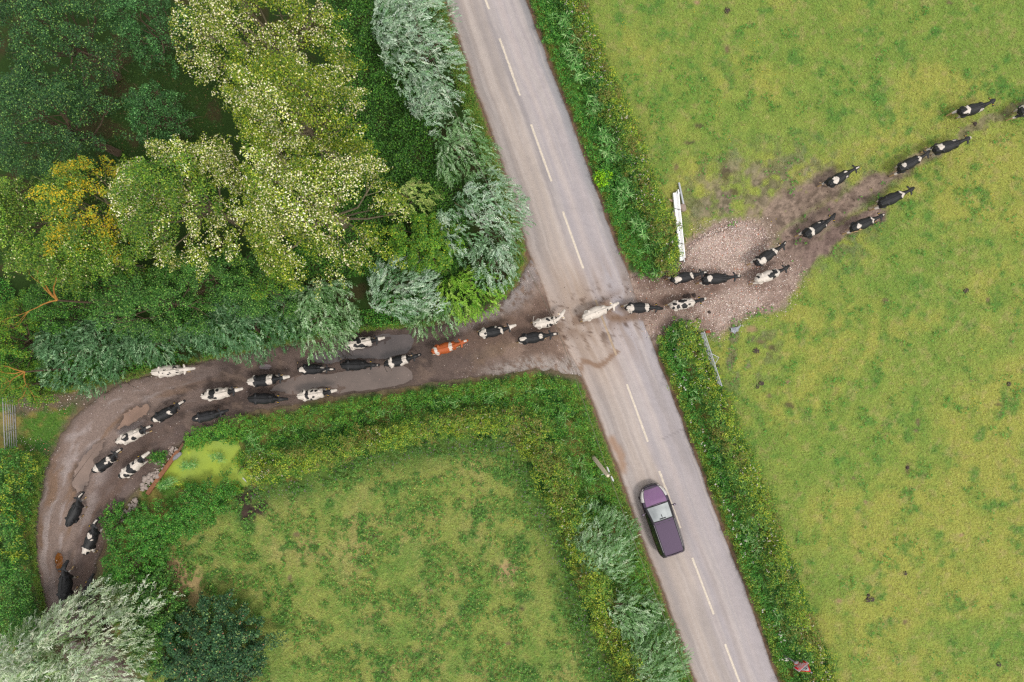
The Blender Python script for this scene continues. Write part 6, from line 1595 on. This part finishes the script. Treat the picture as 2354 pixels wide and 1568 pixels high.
# ------------------------------------------------------------------ sign on its leaning post
def build_sign():
    M_RED = plain("sign red", A(250, 26, 44) * 1.15, .45, var=.04); M_W = plain("sign white", A(240, 236, 240), .45, var=.03)
    M_GREY = plain("grey sign post", A(190, 184, 196), .5, metal=.2, var=.08); M_BLK = plain("sign black", A(60, 66, 74), .5)
    cs = crop(3120, 2600, 11.77)
    z0, z1 = .55, 2.55
    p0 = Vector(W(*cs(430, 405), z0)); p1 = Vector(W(*cs(1500, 1082), z1))
    ax = (p1 - p0).normalized(); base = p0 - ax * ((p0.z + .08) / ax.z)
    root = empty("road_sign", base); tag(root, "red road sign with warning triangle on a leaning post in the hedge", "road sign")
    L = (p1 - base).length
    MB().tube([(0, 0, 0), ax * L], .038, 10).build("post", M_GREY, root, True)
    wd = Vector((-.866, -.5, 0)); wd = (wd - ax * wd.dot(ax)).normalized()       # reading direction of the plate
    nr = wd.cross(ax); nr = nr if nr.y > 0 else -nr
    if nr.dot(Vector((0, 0, H)) - p1) < 0: nr = -nr
    # a frame whose x is the reading direction, y goes up the post, z faces the reader
    if wd.cross(ax).dot(nr) < 0: wd = -wd
    Mx = Matrix((wd, ax, nr)).transposed().to_4x4()
    def place(o, y, dz): o.matrix_local = Matrix.Translation(ax * y + nr * dz) @ Mx
    def plate(name, pts, th, mat, y, dz, parent=root):
        n = len(pts); V = [(x, v, 0) for x, v in pts] + [(x, v, th) for x, v in pts]
        F = [list(reversed(range(n))), list(range(n, 2 * n))] + [[i, (i + 1) % n, n + (i + 1) % n, n + i] for i in range(n)]
        o = obj(name, mesh_np(name, V, F), mat, parent); place(o, y, dz) if parent is root else None
        return o
    yc = L - .92
    pl = plate("plate", [(-.42, -.27), (.42, -.27), (.42, .27), (-.42, .27)], .012, M_W, yc, .045)
    f = plate("red_field", [(-.385, -.235), (.385, -.235), (.385, .235), (-.385, .235)], .004, M_RED, 0, 0, pl); f.location = (0, 0, .012)
    for k, w_ in enumerate(("REDUCE", "SPEED", "NOW")):
        cu = bpy.data.curves.new("lettering", 'FONT'); cu.body = w_; cu.size = .19; cu.align_x = 'CENTER'; cu.align_y = 'CENTER'; cu.extrude = .002; cu.offset = .004
        t = bpy.data.objects.new("t", cu); COL.objects.link(t); dg = bpy.context.evaluated_depsgraph_get(); dg.update()
        me = bpy.data.meshes.new_from_object(t.evaluated_get(dg)); bpy.data.objects.remove(t); bpy.data.curves.remove(cu)
        o = obj("lettering", me, M_W, pl); o.location = (0, .15 - .15 * k, .019)
    tri = [(-.42, 0), (.42, 0), (0, .70)]
    t1 = plate("triangle", tri, .012, M_RED, yc + .16, .028)
    c_ = (0, .245); ti = plate("white_field", [(c_[0] + (x - c_[0]) * .72, c_[1] + (y - c_[1]) * .72) for x, y in tri], .004, M_W, 0, 0, t1); ti.location = (0, 0, .012)
    sy = MB()
    sy.box((0, .30, .018), (.13, .05, .004)).box((0, .335, .018), (.08, .03, .004)).box((-.04, .26, .018), (.03, .035, .004)).box((.04, .26, .018), (.03, .035, .004))
    sy.tube([(-.06, .10, .018), (-.03, .15, .018), (-.07, .19, .018), (-.04, .24, .018)], [(.012, .002)] * 4, 6).tube([(.04, .10, .018), (.07, .15, .018), (.03, .19, .018), (.06, .24, .018)], [(.012, .002)] * 4, 6)
    sy.build("pictogram", M_BLK, t1)
    th = np.linspace(0, 2 * math.pi, 28, endpoint=False)
    d1 = plate("roundel", [(.17 * math.cos(t), .17 * math.sin(t)) for t in th], .012, M_RED, yc - .44, .045)
    d2 = plate("white_field", [(.145 * math.cos(t), .145 * math.sin(t)) for t in th], .004, M_W, 0, 0, d1); d2.location = (0, 0, .012)
build_sign()

# ------------------------------------------------------------------ telegraph pole and its wire
def build_pole():
    M_POLE = plain("bleached pole wood", A(250, 232, 204), .85, var=.12, scale=4, bump=.3)
    M_INS = plain("porcelain insulator", A(232, 232, 236), .3)
    M_WIRE = plain("overhead wire", A(120, 112, 96), .5, metal=.3)
    zt = 6.4
    cp = crop(2360, 1820, 8.71)
    b = Vector(W(*cp(262, 268), 2.0)); t = Vector(W(*cp(628, 735), zt)); ax = (t - b) / (t.z - b.z); base = b - ax * 2.08
    root = empty("telegraph_pole", base); tag(root, "pale wooden pole rising from the hedge left of the purple car", "pole")
    MB().tube([(0, 0, 0), ax * 2.5, ax * (zt + .02), ax * (zt + .08)], [.13, .12, .095, .06], 14).build("shaft", M_POLE, root, True)
    dirw = Vector((.42, -.91, 0)).normalized(); side = Vector((.91, .42, 0)).normalized()
    top = ax * (zt - .1)
    MB().tube([top, top + side * .16], .02, 6).build("bracket", M_GALV, root, True)
    for s in (-1, 1): MB().tube([top + side * .16 + dirw * (.12 * s), top + side * .16 + dirw * (.36 * s)], [.035, .05], 8).tube([top + side * .16 + dirw * (.36 * s), top + side * .16 + dirw * (.44 * s)], [.05, .02], 8).build("insulator", M_INS, root, True)
    MB().tube([ax * 5.6 - side * .1, ax * 5.6 - side * .28], .012, 5).build("step_bolt", M_GALV, root, True)
    pts = [(640, -700), (1020, 195), (1106, 393), (1191, 570), (1280, 757), (1338, 915), (1399, 1089), (1478, 1298), (1569, 1525), (1800, 2120)]
    zs = [6.5, 6.2, 6.1, 6.1, 6.15, 6.2, 6.33, 6.2, 6.1, 6.3]
    P = curve_pts([W(x, y, z) for (x, y), z in zip(pts, zs)], 90)
    w = MB(); w.tube([Vector(p) for p in P], .013, 5); o = w.build("overhead_wire", M_WIRE, None, True)
    tag(o, "thin overhead wire running along the left side of the road past the pole", "wire")
build_pole()

# ------------------------------------------------------------------ timber edging, rubble, scraps
M_TIMB = plain("rust stained timber", A(158, 104, 70), .85, var=.28, scale=5, bump=.5)
M_TIMB2 = plain("weathered timber", A(128, 92, 70), .9, var=.28, scale=5, bump=.5)
M_STONE = plain("broken limestone", A(190, 174, 164), .9, var=.28, scale=3, bump=.5)
def beam(p0, p1, w, label, mat=M_TIMB, z=.10, h=.16, name="timber_beam", group="timber edging of the pond", cat="beam"):
    a = Vector(W(*p0, z)); b = Vector(W(*p1, z)); d = b - a
    m = MB(); L = d.length; n = max(2, int(L / .3)); rng = np.random.default_rng(int(p0[0]))
    m.box((0, 0, 0), (L, w, h), bev=.012)
    o = m.build(name, mat); o.location = ((a.x + b.x) / 2, (a.y + b.y) / 2, z - h / 2 + .02); o.rotation_euler = (0, 0, math.atan2(d.y, d.x))
    return tag(o, label, cat, group)
beam(PD(1062, 150), PD(640, 742), .25, "long rust brown timber along the duckweed pond")
beam(PD(1142, 42), PD(1070, 152), .14, "short narrow weathered timber at the upper end of the long one", M_TIMB2, .15, .08)
beam(PD(545, 880), PD(470, 975), .16, "timber piece half buried between the pond thicket and the rubble", M_TIMB2)
beam(PD(412, 1058), PD(365, 1125), .20, "short light brown timber end below the rubble bank", M_TIMB)
beam(PD(330, 1190), PD(98, 1515), .22, "long dark brown timber at the lower end of the rubble bank", M_TIMB2)
def stones():
    rng = np.random.default_rng(301)
    zones = [([(940, 100), (1030, 100), (1050, 160), (980, 200), (950, 180)], 12), ([(800, 290), (905, 320), (870, 430), (780, 560), (650, 700), (560, 730), (540, 660), (600, 520), (690, 420), (720, 340)], 80),
             ([(470, 790), (545, 800), (500, 900), (430, 960), (360, 1050), (310, 1130), (270, 1080), (290, 1000), (390, 880)], 55), ([(280, 1190), (320, 1180), (270, 1270), (200, 1340), (130, 1390), (120, 1350), (200, 1260)], 26)]
    meshes = []
    for k in range(8):
        P, F = lump((0, 0, 0), (1, .75, .55), 400 + k, 0, 1); me = mesh_np("stone", P, F); me.materials.append(M_STONE); meshes.append(me)
    for poly, n in zones:
        P = np.array(poly); lo, hi = P.min(0), P.max(0); c = 0
        while c < n:
            q = rng.uniform(lo, hi)
            if not in_poly(q[:1], q[1:], poly)[0]: continue
            x, y, _ = W(*PD(*q), .05)
            s = float(rng.choice([rng.uniform(.10, .18), rng.uniform(.16, .26), rng.uniform(.26, .42)], p=[.55, .33, .12]))
            o = bpy.data.objects.new("stone", meshes[rng.integers(8)]); COL.objects.link(o)
            o.location = (x, y, s * .16); o.scale = (s, s, s); o.rotation_euler = (rng.normal(0, .25), rng.normal(0, .25), rng.uniform(0, 6.3))
            tag(o, "pale broken stone in the rubble bank between the pond timbers and the track", "stone", "stones of the rubble bank"); c += 1
stones()
def gravel_stones():
    rng = np.random.default_rng(302)
    bm = bmesh.new(); bmesh.ops.create_icosphere(bm, subdivisions=1, radius=.5); B = np.array([v.co[:] for v in bm.verts]); Fb = np.array([[v.index for v in f.verts] for f in bm.faces]); bm.free()
    def scatter(name, label, n, lo, hi, test, pal, smin=.03, smax=.09, z=.02):
        px = rng.uniform(lo[0], hi[0], n); py = rng.uniform(lo[1], hi[1], n)
        k = rng.random(n) < test(px, py); px, py = px[k], py[k]; m = len(px)
        s = smin + (smax - smin) * rng.random(m) ** 2.5
        R3 = rng.normal(size=(m, 3, 3)); Q, _ = np.linalg.qr(R3)
        V = np.einsum('mij,vj->mvi', Q, B * np.array([1, .75, .6])) * s[:, None, None]
        V[:, :, 0] += ((px - CX) / S)[:, None]; V[:, :, 1] += ((CY - py) / S)[:, None]; V[:, :, 2] += (z + s * .15)[:, None]
        F = (Fb[None] + (np.arange(m) * len(B))[:, None, None]).reshape(-1, 3)
        col = pick(rng, pal, m, .15)
        me = mesh_np(name, V.reshape(-1, 3), F, np.repeat(col, len(B), 0)); kind(obj(name, me, M_STONEV), 'stuff', label, "gravel")
    M_STONEV = vcol("loose stones", .85, .25, .2, 20, 60)
    pal = [(A(224, 206, 196), 4), (A(196, 172, 160), 4), (A(240, 228, 220), 2), (A(164, 138, 126), 2), (A(196, 130, 104), .5)]
    def t1(x, y):
        d = dist_poly(x, y, GRAVEL); pale = np.maximum(smooth(110, 10, np.hypot((x - 1665) * .6, (y - 572))), smooth(90, 10, np.hypot((x - 1690) * .55, (y - 705))) * .55)
        tr, _ = dist_line(x, y, [(1440, 705), (1560, 690), (1660, 660), (1760, 620), (1830, 560)])
        return np.where(d < 4, .16 + .8 * pale, smooth(44, 0, d) * .20 * (x > 1500)) * smooth(2, 36, tr + 12)
    scatter("gravel", "loose pale gravel and rubble in the field entrance", 60000, (1440, 500), (1860, 790), t1, pal, .025, .10)
    tp = TRK_POLY
    def t2(x, y):
        d = -dist_poly(x, y, tp); e = smooth(46, 4, d) * (d > 0)
        return np.where((x > 1040) & (d > -3), .10 + e * .65, np.where((x < 420) & (d > -6), .08 + e * .12, (d > 0) * .03))
    scatter("gravel", "loose grey gravel along the mouth and the bend of the farm track", 110000, (60, 580), (1350, 1500), t2, [(A(196, 182, 178), 4), (A(172, 152, 144), 4), (A(220, 210, 206), 1.4), (A(136, 116, 108), 3)], .02, .075)
    dark = [(A(92, 74, 66), 3), (A(120, 96, 84), 2)]
    def t3(x, y):
        d, _ = dist_line(x, y, MUDPATH); return smooth(80, 10, d) * .5
    scatter("mud_clods", "small clods of mud along the trodden path", 9000, (1640, 240), (2353, 720), t3, dark, .03, .09, -.05)
    def t4(x, y):
        d, _ = dist_line(x, y, [(1235, 760), (1330, 740), (1480, 700)]); return smooth(110, 15, d) * .35
    scatter("mud_clods", "bits of mud and dung dropped on the road at the crossing", 2600, (1220, 600), (1500, 860), t4, dark, .02, .07, .075)
    def t5(x, y):
        d, _ = dist_line(x, y, [(60, 930), (140, 925), (215, 912)]); return smooth(30, 6, d) * .6
    scatter("gravel", "stones strewn between the tubular gate and the track", 1500, (20, 895), (230, 990), t5, pal, .03, .10, -.05)
    def t6(x, y):
        return smooth(.55, .7, fbm(x / S, y / S, 1.2, 3, 303)) * (~in_poly(x, y, TRK_POLY))
    scatter("gravel", "small stones in the grass between the tubular gate and the track", 500, (20, 930), (150, 1040), t6, pal, .03, .11, -.04)
    def t7(x, y): return in_poly(x, y, [PD(*p) for p in [(940, 90), (1040, 160), (880, 420), (560, 760), (400, 1060), (120, 1430), (60, 1440), (240, 1020), (520, 640), (760, 280)]]) * .8
    scatter("gravel", "crushed stone filling the rubble bank beside the pond", 14000, (385, 1010), (600, 1300), t7, pal, .03, .11, .0)
gravel_stones()

def scraps():
    g = crop(2770, 1260, 5.227)
    # crumpled grey plastic
    out = [g(*p) for p in [(785, 270), (850, 268), (905, 255), (960, 250), (985, 205), (1012, 215), (985, 255), (958, 300), (950, 345), (905, 355), (880, 400), (850, 380), (815, 350), (780, 365), (800, 325)]]
    me = fill("plastic_sheet", np.array(out), 0, None); bm = bmesh.new(); bm.from_mesh(me)
    bmesh.ops.subdivide_edges(bm, edges=bm.edges[:], cuts=3, use_grid_fill=True)
    for v in bm.verts: v.co.z = .02 + .14 * float(fbm(np.array([v.co.x]), np.array([v.co.y]), 4.5, 3, 5)[0])
    bm.to_mesh(me); bm.free()
    o = obj("plastic_sheet", me, plain("grey polythene", A(150, 156, 164), .4, var=.2, scale=9)); tag(o, "crumpled grey plastic sheet on the grass below the gravel entrance", "plastic sheet")
    sm = o.modifiers.new("solid", 'SOLIDIFY'); sm.thickness = .01
    M_RUST = plain("rusty metal", A(170, 80, 48), .8, var=.25)
    beam(g(278, 360), g(372, 350), .16, "rust red metal scrap beside the upper end of the open tubular gate", M_RUST, .05, .06, "metal_scrap", None, "scrap")
    M_PIPE = plain("white plastic pipe", A(226, 224, 228), .4, var=.06)
    for p0, p1, lab in (((1720, 670), (1812, 710), "white plastic pipe lying on the dark mud below the pond"), ((1945, 518), (2002, 574), "short white plastic pipe at the pond's right tip")):
        a, b = Vector(W(*PD(*p0), .1)), Vector(W(*PD(*p1), .1)); c = (a + b) / 2
        w = MB(); w.tube([a - c, b - c], .035, 10); o = w.build("plastic_pipe", M_PIPE, None, True); o.location = c; tag(o, lab, "pipe", "white pipes by the pond")
    M_WOOD = plain("split wood", A(196, 166, 140), .9, var=.2)
    beam(g1(230, 418), g1(345, 462), .12, "weathered plank beside the squarer concrete foot of the white boards", M_WOOD, .06, .04, "plank", None, "plank")
    beam(g1(660, 980), g1(662, 1072), .07, "pale wooden stick on the grass right of the white boards", M_WOOD, .04, .04, "wood_offcut", "offcuts by the white boards", "wood")
    beam(g1(520, 1062), g1(540, 1120), .08, "pinkish offcut of wood close to the lower half of the white boards", M_WOOD, .04, .04, "wood_offcut", "offcuts by the white boards", "wood")
    # reed debris: grey rag at the timber
    M_RAG = plain("grey rag", A(150, 148, 152), .9, var=.3, scale=12)
    P, F = lump((0, 0, 0), (.75, .28, .14), 77, 0, 2); o = obj("old_rag", mesh_np("old_rag", P, F), M_RAG); x, y, _ = W(*PD(1050, 220), .1); o.location = (x, y, .08); o.rotation_euler = (0, 0, R(40)); tag(o, "grey rag caught on the upper end of the long pond timber", "rag")
    M_DUNG = plain("cow dung", A(74, 60, 54), .9, var=.2, bump=.4)
    rng = np.random.default_rng(311)
    pats = [cF(520, 1100), cF(545, 1077), cF(510, 852), cF(183, 585), cF(248, 958), (1285 / 1.7233 * 0 + 2320 - 0, 1520), crop(2730, 1819, 1.7233)(1285, 975), crop(2730, 1819, 1.7233)(1312, 1000), crop(2730, 1819, 1.7233)(1282, 1005), crop(2730, 1819, 1.7233)(2185, 1450),
            crop(2730, 1819, 1.7233)(1540, 820), crop(2730, 1819, 1.7233)(1555, 90), cF(2255, 1080), cF(1960, 435), cF(15, 475), cF(38, 475), cF(78, 468), cA(2022, 850), cA(310, 68), (1690, 1018)]
    for i, (px, py) in enumerate(pats):
        if i == 5: continue
        r = rng.uniform(.11, .20); n = 18; th = np.linspace(0, 2 * math.pi, n, endpoint=False)
        V = [(0, 0, .05)]; 
        for f, z in ((.5, .045), (.85, .03), (1.0, -.02)):
            V += [(r * f * (1 + .18 * math.sin(2 * t + i) + rng.normal(0, .05)) * math.cos(t), r * f * (1 + .15 * math.cos(3 * t + i)) * math.sin(t), z) for t in th]
        F = [[0, 1 + j, 1 + (j + 1) % n] for j in range(n)] + [[1 + k * n + j, 1 + (k + 1) * n + j, 1 + (k + 1) * n + (j + 1) % n, 1 + k * n + (j + 1) % n] for k in range(2) for j in range(n)]
        o = obj("cow_pat", mesh_np("cow_pat", V, F, None, True), M_DUNG); x, y, _ = W(px, py, 0); o.location = (x, y, -.05 if not in_poly(np.array([px]), np.array([py]), GRAVEL)[0] else .02)
        tag(o, "dark round cow pat lying on the open ground", "cow pat", "cow pats")
    M_STR = plain("baling twine", A(206, 188, 176), .8)
    z5 = crop(1366, 910, 1.7233)
    P = curve_pts([W(*z5(x, y), .06) for x, y in [(1120, 425), (1165, 430), (1210, 465), (1250, 465), (1275, 430), (1280, 400), (1255, 360), (1215, 355), (1200, 365), (1240, 380), (1250, 365)]], 60)
    w = MB(); w.tube([Vector(p) for p in P], .012, 5); tag(w.build("baling_twine", M_STR, None, True), "loop of pale twine lying by the willows at the track mouth", "twine")
scraps()
